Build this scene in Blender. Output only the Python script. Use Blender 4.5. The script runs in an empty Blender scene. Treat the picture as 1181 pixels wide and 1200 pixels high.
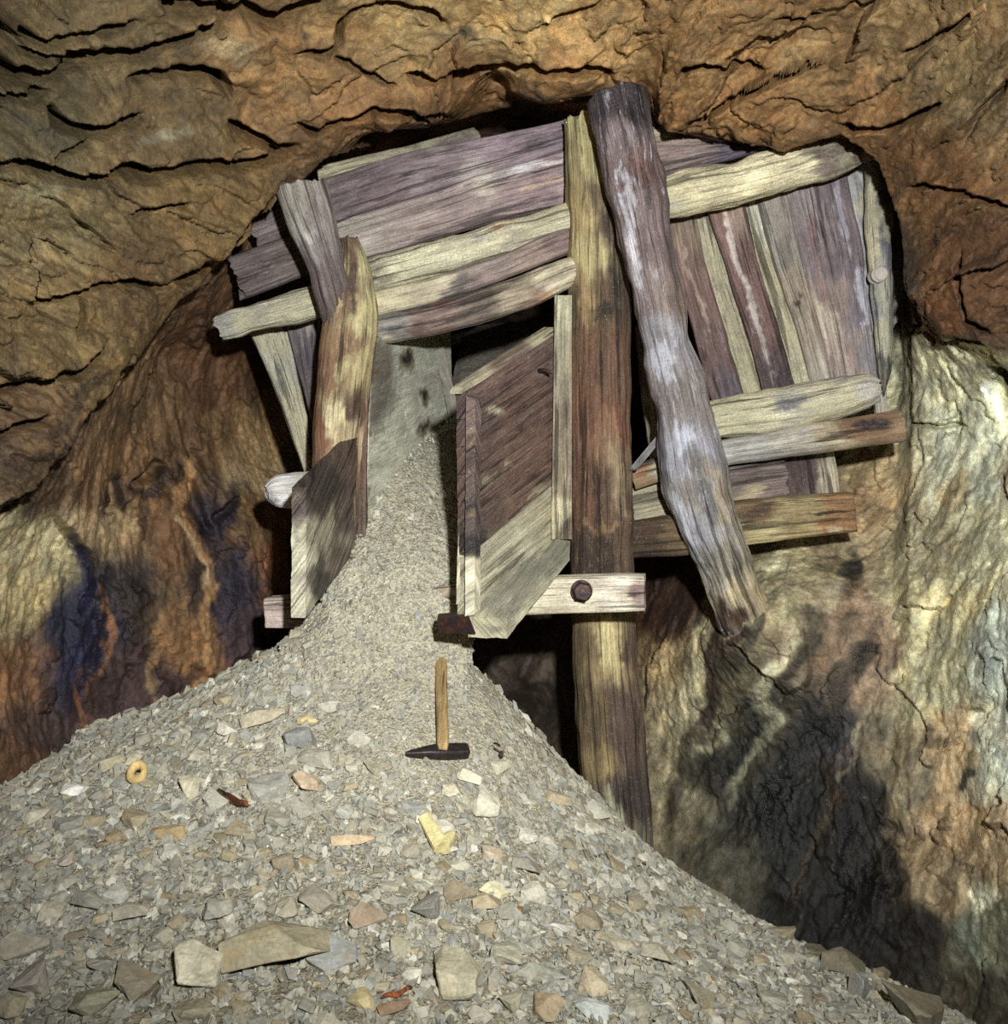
import bpy, bmesh, math, random
import numpy as np
from mathutils import Vector, Matrix

random.seed(11)
RS = np.random.RandomState(7)
F, CX, CY, CZ = 1200.0, 590.5, 600.0, 1.6
SC = bpy.context.scene
COL = SC.collection
f32 = np.float32


# ---------------------------------------------------------------- helpers
def P(px, py, d):
    return np.array([(px - CX) / F * d, d, CZ - (py - CY) / F * d])


def proj(V):
    d = np.maximum(V[:, 1], 0.05)
    return CX + V[:, 0] / d * F, CY + (CZ - V[:, 2]) / d * F


def lin(c):
    c = np.array(c, float) / 255.0
    return np.where(c <= 0.04045, c / 12.92, ((c + 0.055) / 1.055) ** 2.4)


PERM = np.concatenate([RS.permutation(256)] * 2).astype(np.int32)
GR = RS.normal(size=(256, 3))
GR = (GR / np.linalg.norm(GR, axis=1)[:, None]).astype(f32)


def perlin(p):
    p = np.asarray(p, f32)
    out = np.empty(len(p), f32)
    for s in range(0, len(p), 150000):
        q = p[s:s + 150000]
        i = np.floor(q).astype(np.int32)
        r = q - i
        i &= 255
        u = r * r * r * (r * (r * 6 - 15) + 10)
        acc = 0
        for dx in (0, 1):
            for dy in (0, 1):
                for dz in (0, 1):
                    h = PERM[PERM[PERM[(i[:, 0] + dx) & 255] + ((i[:, 1] + dy) & 255)] + ((i[:, 2] + dz) & 255)]
                    g = GR[h]
                    dot = g[:, 0] * (r[:, 0] - dx) + g[:, 1] * (r[:, 1] - dy) + g[:, 2] * (r[:, 2] - dz)
                    w = (u[:, 0] if dx else 1 - u[:, 0]) * (u[:, 1] if dy else 1 - u[:, 1]) * (u[:, 2] if dz else 1 - u[:, 2])
                    acc = acc + w * dot
        out[s:s + 150000] = acc
    return out * 1.5


def fbm(p, octv=4, gain=0.5):
    p = np.asarray(p, f32)
    a, t, tot = 1.0, 0, 0
    for k in range(octv):
        t = t + a * perlin(p * (2.03 ** k) + 17.3 * k)
        tot += a
        a *= gain
    return t / tot * 1.3


def facets(p, seed=0):
    """Worley cells, each a randomly offset and tilted plane: (offset, tilt, distance to the cell border)"""
    p = np.asarray(p, f32)
    off = np.empty(len(p), f32); til = np.empty(len(p), f32); edg = np.empty(len(p), f32)
    RND = np.random.RandomState(900 + seed).uniform(-1, 1, (256, 7)).astype(f32)
    for s in range(0, len(p), 120000):
        q = p[s:s + 120000]; i = np.floor(q).astype(np.int32)
        f1 = np.full(len(q), 9.0, f32); f2 = f1.copy(); o_ = np.zeros(len(q), f32); t_ = np.zeros(len(q), f32)
        for dx in (-1, 0, 1):
            for dy in (-1, 0, 1):
                for dz in (-1, 0, 1):
                    c = i + np.array([dx, dy, dz], np.int32)
                    h = PERM[PERM[PERM[c[:, 0] & 255] + (c[:, 1] & 255)] + (c[:, 2] & 255)]
                    r = RND[h]
                    v = q - (c + 0.5 + 0.46 * r[:, :3])
                    d = np.sqrt((v * v).sum(1))
                    near = d < f1
                    f2 = np.where(near, f1, np.minimum(f2, d)); f1 = np.where(near, d, f1)
                    o_ = np.where(near, r[:, 3], o_); t_ = np.where(near, (v * r[:, 4:7]).sum(1), t_)
        off[s:s + 120000] = o_; til[s:s + 120000] = t_; edg[s:s + 120000] = f2 - f1
    return off, til, edg


def desat(c, k):
    g = (c * np.array([0.3, 0.55, 0.15])).sum(-1, keepdims=True)
    return g + (c - g) * k


def sstep(a, b, x):
    t = np.clip((x - a) / (b - a), 0, 1)
    return t * t * (3 - 2 * t)


def link_mesh(name, V, quads, mat, parent=None, col=None, grain=None, smooth=True, tris=None, origin=None, normals=None, flat=False):
    """one mesh object; V in world coordinates, moved to its own origin"""
    V = np.asarray(V, float)
    if parent is not None:
        org = np.array(parent['_org'])
    elif origin is not None:
        org = np.array(origin, float)
    else:
        lo, hi = V.min(0), V.max(0)
        org = np.array([(lo[0] + hi[0]) / 2, (lo[1] + hi[1]) / 2, lo[2]])
    me = bpy.data.meshes.new(name)
    me.vertices.add(len(V))
    me.vertices.foreach_set('co', (V - org).astype(f32).ravel())
    q = np.asarray(quads, np.int32).reshape(-1, 4) if quads is not None and len(quads) else np.zeros((0, 4), np.int32)
    t = np.asarray(tris, np.int32).reshape(-1, 3) if tris is not None and len(tris) else np.zeros((0, 3), np.int32)
    nl = q.size + t.size
    me.loops.add(nl)
    me.loops.foreach_set('vertex_index', np.concatenate([q.ravel(), t.ravel()]))
    me.polygons.add(len(q) + len(t))
    ls = np.concatenate([np.arange(len(q)) * 4, q.size + np.arange(len(t)) * 3]).astype(np.int32)
    me.polygons.foreach_set('loop_start', ls)
    me.update(calc_edges=True)
    me.polygons.foreach_set('use_smooth', np.full(len(q) + len(t), bool(smooth)))
    if col is not None:
        a = me.color_attributes.new('Col', 'FLOAT_COLOR', 'POINT')
        c = np.ones((len(V), 4), f32)
        c[:, :col.shape[1]] = col
        a.data.foreach_set('color', c.ravel())
    if grain is not None:
        a = me.attributes.new('grain', 'FLOAT_VECTOR', 'POINT')
        a.data.foreach_set('vector', np.asarray(grain, f32).ravel())
    if normals is not None:
        me.normals_split_custom_set_from_vertices(np.asarray(normals, f32))
    me.materials.append(mat)
    o = bpy.data.objects.new(name, me)
    COL.objects.link(o)
    if parent is not None:
        o.parent = parent
    else:
        o.location = org
        o['_org'] = list(map(float, org))
    return o


def tag(o, label=None, cat=None, group=None, kind=None):
    if label: o['label'] = label
    if cat: o['category'] = cat
    if group: o['group'] = group
    if kind: o['kind'] = kind
    return o


def empty(name, loc, label, cat, group=None):
    o = bpy.data.objects.new(name, None)
    o.empty_display_size = 0.1
    COL.objects.link(o)
    o.location = loc
    o['_org'] = list(map(float, loc))
    return tag(o, label, cat, group)


# ---------------------------------------------------------------- materials
def nodes(name):
    m = bpy.data.materials.new(name)
    m.use_nodes = True
    nt = m.node_tree
    nt.nodes.clear()
    out = nt.nodes.new('ShaderNodeOutputMaterial')
    b = nt.nodes.new('ShaderNodeBsdfPrincipled')
    nt.links.new(b.outputs[0], out.inputs[0])
    return m, nt, b


def N(nt, t, **kw):
    n = nt.nodes.new('ShaderNode' + t)
    for k, v in kw.items():
        if k.startswith('i_'):
            n.inputs[k[2:].replace('_', ' ')].default_value = v
        else:
            setattr(n, k, v)
    return n


def noise(nt, vec, scale, detail=6, rough=0.6, dist=0.0):
    n = N(nt, 'TexNoise')
    n.inputs['Scale'].default_value = scale
    n.inputs['Detail'].default_value = detail
    n.inputs['Roughness'].default_value = rough
    n.inputs['Distortion'].default_value = dist
    if vec is not None: nt.links.new(vec, n.inputs['Vector'])
    return n.outputs['Fac']


def remap(nt, val, a, b, c, d):
    n = N(nt, 'MapRange')
    n.inputs[1].default_value, n.inputs[2].default_value, n.inputs[3].default_value, n.inputs[4].default_value = a, b, c, d
    nt.links.new(val, n.inputs[0])
    return n.outputs[0]


def math_(nt, op, a, b):
    n = N(nt, 'Math', operation=op)
    for i, v in enumerate((a, b)):
        if isinstance(v, (int, float)): n.inputs[i].default_value = v
        else: nt.links.new(v, n.inputs[i])
    return n.outputs[0]


def mixc(nt, fac, a, b, mode='MIX'):
    n = N(nt, 'Mix', data_type='RGBA', blend_type=mode)
    for i, v in ((0, fac), (6, a), (7, b)):
        if isinstance(v, (int, float)): n.inputs[i].default_value = v
        elif isinstance(v, (tuple, list, np.ndarray)): n.inputs[i].default_value = (*v[:3], 1)
        else: nt.links.new(v, n.inputs[i])
    return n.outputs[2]


def mulv(nt, col, val):
    n = N(nt, 'VectorMath', operation='SCALE')
    nt.links.new(col, n.inputs[0])
    nt.links.new(val, n.inputs['Scale'])
    return n.outputs[0]


def bump(nt, b, h, strength, dist, prev=None):
    n = N(nt, 'Bump')
    n.inputs['Strength'].default_value = strength
    n.inputs['Distance'].default_value = dist
    nt.links.new(h, n.inputs['Height'])
    if prev is not None: nt.links.new(prev, n.inputs['Normal'])
    nt.links.new(n.outputs[0], b.inputs['Normal'])
    return n.outputs[0]


def mapping(nt, vec, scale):
    n = N(nt, 'VectorMath', operation='MULTIPLY')
    nt.links.new(vec, n.inputs[0])
    n.inputs[1].default_value = scale
    return n.outputs[0]


def rock_material():
    m, nt, b = nodes('rock')
    at = N(nt, 'Attribute', attribute_name='Col')
    pos = N(nt, 'NewGeometry').outputs['Position']
    n1 = noise(nt, pos, 9, 12, 0.72, 0.3)
    n2 = noise(nt, pos, 38, 9, 0.74)
    n3 = noise(nt, pos, 150, 4, 0.7)
    c = mulv(nt, at.outputs['Color'], remap(nt, n1, 0.3, 0.7, 0.55, 1.42))
    c = mulv(nt, c, remap(nt, n2, 0.3, 0.7, 0.52, 1.46))
    c = mulv(nt, c, remap(nt, n3, 0.3, 0.7, 0.74, 1.25))
    # rusty and grey hue drift, pale mineral bloom
    c = mixc(nt, remap(nt, noise(nt, pos, 13, 8, 0.7), 0.5, 0.7, 0, 0.5), c, mixc(nt, 1.0, c, (1.16, 0.88, 0.62), 'MULTIPLY'))
    c = mixc(nt, remap(nt, noise(nt, pos, 10.3, 8, 0.7), 0.5, 0.68, 0, 0.5), c, mixc(nt, 1.0, c, (0.88, 0.98, 1.25), 'MULTIPLY'))
    c = mixc(nt, remap(nt, noise(nt, pos, 24, 10, 0.76), 0.60, 0.74, 0, 0.4), c, tuple(lin((186, 176, 146))))
    # hairline cracks
    vo = N(nt, 'TexVoronoi', feature='DISTANCE_TO_EDGE')
    vo.inputs['Scale'].default_value = 6
    wv = N(nt, 'VectorMath', operation='ADD')
    nz = N(nt, 'TexNoise'); nz.inputs['Scale'].default_value = 5; nz.inputs['Detail'].default_value = 6
    nt.links.new(pos, nz.inputs['Vector'])
    sc = N(nt, 'VectorMath', operation='SCALE'); sc.inputs['Scale'].default_value = 0.45
    nt.links.new(nz.outputs['Color'], sc.inputs[0])
    nt.links.new(mapping(nt, pos, (0.8, 0.8, 1.6)), wv.inputs[0]); nt.links.new(sc.outputs[0], wv.inputs[1])
    nt.links.new(wv.outputs[0], vo.inputs['Vector'])
    crack = remap(nt, vo.outputs['Distance'], 0.0, 0.018, 0.0, 1.0)
    nt.links.new(c, b.inputs['Base Color'])
    wet = at.outputs['Alpha']
    r = math_(nt, 'SUBTRACT', 0.76, math_(nt, 'MULTIPLY', wet, 0.5))
    r = math_(nt, 'ADD', r, remap(nt, n2, 0.3, 0.7, -0.14, 0.12))
    nt.links.new(r, b.inputs['Roughness'])
    b.inputs['Specular IOR Level'].default_value = 0.5
    p = bump(nt, b, n1, 0.35, 0.03)
    p = bump(nt, b, n2, 0.7, 0.014, p)
    p = bump(nt, b, crack, 0.08, 0.004, p)
    bump(nt, b, n3, 0.3, 0.004, p)
    return m


def wood_material(name, streak=0.5, fleck=0.0, fleck_col=(215, 215, 225), film=0.0, film_col=(190, 180, 120), rough=0.8, lines=True):
    m, nt, b = nodes(name)
    at = N(nt, 'Attribute', attribute_name='Col')
    gr = N(nt, 'Attribute', attribute_name='grain').outputs['Vector']
    pos = N(nt, 'NewGeometry').outputs['Position']
    s1 = noise(nt, mapping(nt, gr, (3.0, 52, 1)), 1, 10, 0.7, 0.25)
    s2 = noise(nt, mapping(nt, gr, (9, 260, 1)), 1, 5, 0.68, 0.1)
    bl = noise(nt, mapping(nt, gr, (8, 16, 1)), 1, 10, 0.72, 0.3)
    gz = noise(nt, pos, 160, 5, 0.7)
    ck = noise(nt, mapping(nt, gr, (1.6, 34, 3)), 1, 6, 0.6, 0.6)
    c = mulv(nt, at.outputs['Color'], remap(nt, s1, 0.3, 0.7, 1 - 0.85 * streak, 1 + 0.75 * streak))
    c = mulv(nt, c, remap(nt, s2, 0.3, 0.7, 0.66, 1.3))
    c = mulv(nt, c, remap(nt, bl, 0.3, 0.7, 0.6, 1.36))
    c = mulv(nt, c, remap(nt, gz, 0.3, 0.7, 0.76, 1.24))
    # bands of redder and yellower wood
    c = mixc(nt, remap(nt, noise(nt, mapping(nt, gr, (1.7, 17, 5)), 1, 5, 0.6, 0.4), 0.47, 0.68, 0, 0.5), c, mixc(nt, 1.0, c, (0.70, 0.66, 0.67), 'MULTIPLY'))
    if film:
        fm = noise(nt, mapping(nt, gr, (6, 9, 7)), 1, 8, 0.7, 0.3)
        c = mixc(nt, remap(nt, fm, 0.46, 0.60, 0, film), c, tuple(lin(film_col)))
        c = mulv(nt, c, remap(nt, gz, 0.3, 0.7, 0.85, 1.15))
    if fleck:
        fk = noise(nt, mapping(nt, gr, (16, 60, 9)), 1, 6, 0.7, 0.3)
        fb = noise(nt, mapping(nt, gr, (3, 6, 11)), 1, 3, 0.5)
        k = math_(nt, 'MULTIPLY', remap(nt, fk, 0.56, 0.68, 0, 1), remap(nt, fb, 0.4, 0.62, 0, fleck))
        c = mixc(nt, k, c, tuple(lin(fleck_col)))
    cr = noise(nt, pos, 55, 6, 0.7)
    gs = noise(nt, pos, 260, 3, 0.6)
    c = mixc(nt, remap(nt, gs, 0.63, 0.70, 0, 0.6), c, tuple(lin((206, 198, 176))))
    c = mulv(nt, c, remap(nt, gs, 0.30, 0.38, 0.4, 1))
    ck2 = noise(nt, mapping(nt, gr, (3.2, 95, 13)), 1, 5, 0.6, 0.4)
    c = mulv(nt, c, remap(nt, ck2, 0.36, 0.42, 0.5 if lines else 0.88, 1))
    line = remap(nt, ck, 0.38, 0.43, 0, 1)
    c = mulv(nt, c, remap(nt, line, 0, 1, 0.35 if lines else 0.9, 1))
    nt.links.new(c, b.inputs['Base Color'])
    nt.links.new(remap(nt, bl, 0.3, 0.7, rough - 0.22, rough + 0.1), b.inputs['Roughness'])
    b.inputs['Specular IOR Level'].default_value = 0.35
    p = bump(nt, b, s1, 0.8, 0.012)
    p = bump(nt, b, s2, 0.6, 0.004, p)
    p = bump(nt, b, gz, 0.5, 0.004, p)
    if film: p = bump(nt, b, cr, 0.6, 0.012, p)
    bump(nt, b, line, 0.6 if lines else 0.1, 0.006, p)
    return m


def gravel_material():
    m, nt, b = nodes('gravel')
    at = N(nt, 'Attribute', attribute_name='Col')
    pos = N(nt, 'NewGeometry').outputs['Position']
    v = N(nt, 'TexVoronoi'); v.inputs['Scale'].default_value = 190
    nt.links.new(pos, v.inputs['Vector'])
    v2 = N(nt, 'TexVoronoi'); v2.inputs['Scale'].default_value = 85
    nt.links.new(pos, v2.inputs['Vector'])
    g = N(nt, 'SeparateColor'); nt.links.new(v.outputs['Color'], g.inputs[0])
    g2 = N(nt, 'SeparateColor'); nt.links.new(v2.outputs['Color'], g2.inputs[0])
    c = mulv(nt, at.outputs['Color'], remap(nt, g.outputs[0], 0, 1, 0.70, 1.30))
    c = mulv(nt, c, remap(nt, noise(nt, pos, 18, 6, 0.65), 0.3, 0.7, 0.86, 1.14))
    c = mixc(nt, remap(nt, g2.outputs[1], 0.86, 0.9, 0, 0.5), c, tuple(lin((205, 196, 165))))
    c = mixc(nt, remap(nt, g2.outputs[2], 0.86, 0.9, 0, 0.45), c, tuple(lin((104, 108, 112))))
    nt.links.new(c, b.inputs['Base Color'])
    b.inputs['Roughness'].default_value = 0.9
    b.inputs['Specular IOR Level'].default_value = 0.25
    p = bump(nt, b, v2.outputs['Distance'], 0.7, 0.008)
    p = bump(nt, b, v.outputs['Distance'], 0.7, 0.005, p)
    bump(nt, b, noise(nt, pos, 320, 2), 0.5, 0.003, p)
    return m


def stone_material(name, attr):
    m, nt, b = nodes(name)
    base = N(nt, 'Attribute', attribute_name='Col').outputs['Color'] if attr else N(nt, 'ObjectInfo').outputs['Color']
    pos = N(nt, 'NewGeometry').outputs['Position']
    n1 = noise(nt, pos, 22, 8, 0.68, 0.5)
    n2 = noise(nt, pos, 120, 4, 0.65)
    c = mulv(nt, base, remap(nt, n1, 0.3, 0.7, 0.74, 1.24))
    c = mulv(nt, c, remap(nt, n2, 0.3, 0.7, 0.78, 1.2))
    c = mixc(nt, remap(nt, noise(nt, pos, 15, 6, 0.7, 0.6), 0.57, 0.7, 0, 0.4), c, tuple(lin((168, 132, 72))))
    c = mixc(nt, remap(nt, noise(nt, pos, 27, 7, 0.7, 0.3), 0.58, 0.72, 0, 0.5), c, tuple(lin((150, 146, 128))))
    nt.links.new(c, b.inputs['Base Color'])
    b.inputs['Roughness'].default_value = 0.78
    b.inputs['Specular IOR Level'].default_value = 0.35
    p = bump(nt, b, n1, 0.55, 0.012)
    bump(nt, b, n2, 0.5, 0.003, p)
    return m


def plain_material(name, col, rough=0.7, metal=0.0, scale=60, rust=None):
    m, nt, b = nodes(name)
    pos = N(nt, 'NewGeometry').outputs['Position']
    n1 = noise(nt, pos, scale, 6, 0.65)
    c = mixc(nt, remap(nt, n1, 0.35, 0.65, 0, 1), tuple(lin(col) * 0.65), tuple(lin(col) * 1.3))
    if rust:
        c = mixc(nt, remap(nt, noise(nt, pos, scale * 0.6, 6, 0.7), 0.5, 0.62, 0, 0.8), c, tuple(lin(rust)))
    nt.links.new(c, b.inputs['Base Color'])
    b.inputs['Roughness'].default_value = rough
    b.inputs['Metallic'].default_value = metal
    bump(nt, b, n1, 0.5, 0.004)
    return m


M_ROCK = rock_material()
M_GRAVEL = gravel_material()
M_STONE = stone_material('stone', False)
M_CHIPS = stone_material('stone_chips', True)
M_W = wood_material('weathered_wood', 0.55, 0.25)
M_WY = wood_material('mineral_coated_wood', 0.4, 0.3, (225, 222, 200), 0.55, (200, 194, 158))
M_WW = wood_material('mouldy_wood', 0.5, 0.85, (208, 212, 226))
M_WR = wood_material('rust_stained_wood', 0.65, 0.25, (222, 190, 120))
M_WS = wood_material('sawn_wood', 0.5, 0.25, (226, 214, 180))
M_DUST = wood_material('dusty_board', 0.16, 0.0, rough=0.95, lines=False)
M_IRON = plain_material('rusty_iron', (48, 36, 36), 0.55, 0.3, 90, (92, 50, 26))
M_STEEL = plain_material('dark_steel', (66, 62, 62), 0.45, 0.7, 80, (84, 62, 48))


# ---------------------------------------------------------------- colour from guides
def shade(px, py, pos, guides, spots=(), strokes=(), warp=14.0, wfreq=5.0, gain=1.0, wet0=0.3):
    n = len(px)
    wx = fbm(pos * wfreq + 3.1, 4) * warp
    wy = fbm(pos * wfreq + 41.7, 4) * warp
    qx, qy = px + wx, py + wy
    acc = np.zeros((n, 3)); tw = np.zeros(n)
    for (x, y, r, c) in guides:
        d2 = ((qx - x) ** 2 + (qy - y) ** 2) / (r * r) + 0.02
        w = 1.0 / (d2 * d2 * d2)
        acc += w[:, None] * lin(c); tw += w
    out = acc / tw[:, None]
    wet = np.full(n, wet0)
    edge = fbm(pos * wfreq * 4 + 9.0, 4) * 0.55
    for s in spots:
        x, y, rx, ry, ang, c, st = s[:7]
        wt = s[7] if len(s) > 7 else None
        a = math.radians(ang); ca, sa = math.cos(a), math.sin(a)
        u = ((qx - x) * ca + (qy - y) * sa) / rx
        v = (-(qx - x) * sa + (qy - y) * ca) / ry
        k = st * (1 - sstep(0.55, 1.25, np.sqrt(u * u + v * v) + edge))
        out = out * (1 - k[:, None]) + k[:, None] * lin(c)
        if wt is not None: wet = wet * (1 - k) + k * wt
    for s in strokes:
        pts, w, c, st = s[:4]
        wt = s[4] if len(s) > 4 else None
        d, _ = polydist(qx, qy, pts)
        k = st * (1 - sstep(0.5, 1.3, np.abs(d) / w + edge))
        out = out * (1 - k[:, None]) + k[:, None] * lin(c)
        if wt is not None: wet = wet * (1 - k) + k * wt
    return np.concatenate([out * gain, wet[:, None]], 1)


def polydist(qx, qy, pts):
    """signed distance (positive below the line drawn left to right) and position along it 0..1"""
    best = np.full(len(qx), 1e9); sg = np.zeros(len(qx)); tt = np.zeros(len(qx))
    L = [math.dist(pts[i], pts[i + 1]) for i in range(len(pts) - 1)]
    tot = sum(L) or 1; run = 0
    for i in range(len(pts) - 1):
        (x0, y0), (x1, y1) = pts[i], pts[i + 1]
        dx, dy = x1 - x0, y1 - y0
        t = np.clip(((qx - x0) * dx + (qy - y0) * dy) / (dx * dx + dy * dy + 1e-9), 0, 1)
        ex, ey = qx - (x0 + t * dx), qy - (y0 + t * dy)
        d = np.sqrt(ex * ex + ey * ey)
        m = d < best
        best = np.where(m, d, best)
        sg = np.where(m, np.sign(dx * ey - dy * ex), sg)
        tt = np.where(m, (run + t * L[i]) / tot, tt)
        run += L[i]
    return best * sg, tt


# ---------------------------------------------------------------- the cave: one rock shell around a point in the drift
C0 = np.array([0.1, 1.6, 1.5])
ctrl = [P(*a) for a in [
    (590, 0, 3.05), (300, 0, 2.9), (50, 0, 2.6), (900, 0, 3.0), (1150, 0, 2.75), (450, 60, 3.2), (590, 60, 3.3), (690, 105, 3.46),
    (800, 150, 3.46), (870, 165, 3.42), (760, 60, 3.3), (1000, 150, 3.25), (1000, 80, 3.15), (500, 140, 3.46), (390, 178, 3.46), (300, 270, 3.42),
    (210, 355, 3.3), (100, 470, 2.98), (0, 600, 2.62), (200, 100, 3.0), (50, 200, 2.75), (100, 300, 2.9), (50, 400, 2.75),
    (300, 140, 3.3), (200, 230, 3.1), (180, 300, 3.1), (20, 500, 2.65),
    (200, 420, 3.85), (300, 420, 4.2), (250, 550, 4.05), (100, 610, 3.25), (0, 660, 2.88), (330, 600, 4.25), (320, 720, 4.1), (200, 750, 3.75),
    (100, 850, 3.4), (0, 900, 2.95), (150, 520, 3.5), (200, 650, 3.8), (60, 740, 3.2),
    (350, 330, 4.25), (620, 800, 4.7), (650, 860, 4.6), (790, 700, 4.15), (770, 830, 4.05), (740, 650, 4.4), (900, 350, 4.3), (1000, 400, 4.2), (800, 400, 4.5),
    (1062, 330, 3.62), (1078, 372, 3.5), (1100, 420, 3.55), (1181, 460, 3.28), (1120, 560, 3.5), (1050, 560, 3.78), (1000, 650, 3.72), (920, 610, 3.95), (868, 728, 3.5), (910, 700, 3.52), (850, 760, 3.56),
    (950, 640, 3.78), (780, 870, 3.98), (830, 1000, 3.75), (900, 1050, 3.55), (1000, 1080, 3.28), (1090, 1150, 3.08), (1181, 1190, 2.85), (1000, 850, 3.42), (1100, 900, 3.15),
    (1181, 900, 2.85), (1181, 700, 2.95), (1100, 700, 3.35), (1140, 250, 3.0), (1100, 375, 3.2), (1070, 260, 3.3), (1181, 400, 2.98), (1040, 200, 3.32), (860, 870, 3.75),
    (940, 900, 3.58), (1181, 1050, 2.82),
]]
ctrl += [P(*a) for a in [(47, 573, 2.8), (93, 517, 2.95), (159, 423, 3.15), (274, 303, 3.38), (325, 234, 3.44), (457, 161, 3.47), (508, 146, 3.47), (600, 122, 3.47), (640, 118, 3.47), (780, 155, 3.46),
                         (915, 175, 3.4), (985, 156, 3.35), (1030, 188, 3.35), (1055, 258, 3.3), (1066, 343, 3.3), (1158, 400, 3.05)]]
ctrl += [np.array(a) for a in [
    (0.0, 3.9, 3.32), (-0.5, 3.95, 3.1), (0.5, 4.0, 3.25), (1.0, 4.0, 3.0), (0.1, 6.2, 2.5), (0.5, 6.0, 2.2), (-0.7, 5.6, 2.2), (0.1, 5.6, 3.1), (0.9, 5.0, 2.4),
    (-1.6, 0.2, 1.5), (1.75, 0.2, 1.5), (0, 0.2, 3.1), (0, -1.6, 1.5), (1.3, -1.0, 1.5), (-1.3, -1.0, 1.5), (0, -1.0, 2.8), (0, -1.0, -0.3), (-1.6, 1.6, 1.4), (1.75, 1.8, 1.4),
    (0, 1.6, 3.25), (0, 0.4, -0.3), (0, 2.0, -0.3), (1.3, 2.0, -0.25), (-1.4, 2.0, -0.2), (0, 3.2, -0.3), (0.9, 3.4, -0.1), (-1.2, 3.2, -0.2), (0.4, 4.2, -0.1), (-0.5, 4.4, 0.1),
    (1.5, 1.0, 2.7), (-1.4, 1.0, 2.6), (1.5, 0.8, 0.2), (-1.5, 0.8, 0.2), (0.1, 5.2, 0.6), (0.6, 4.8, 1.4), (-0.6, 4.9, 1.2),
]]
ctrl = np.array(ctrl)
cd = ctrl - C0
cr = np.linalg.norm(cd, axis=1)
cu = cd / cr[:, None]
K = np.linalg.norm(cu[:, None] - cu[None], axis=2)
A = np.zeros((len(cr) + 1,) * 2)
A[:-1, :-1] = K - 0.004 * np.eye(len(cr)); A[-1, :-1] = 1; A[:-1, -1] = 1
wts = np.linalg.solve(A, np.append(cr, 0))


def shell_r(U):
    out = np.full(len(U), wts[-1])
    for s in range(0, len(U), 40000):
        q = U[s:s + 40000]
        d2 = np.maximum(2 - 2 * (q @ cu.T), 0)
        out[s:s + 40000] += np.sqrt(d2) @ wts[:-1]
    return out


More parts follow.
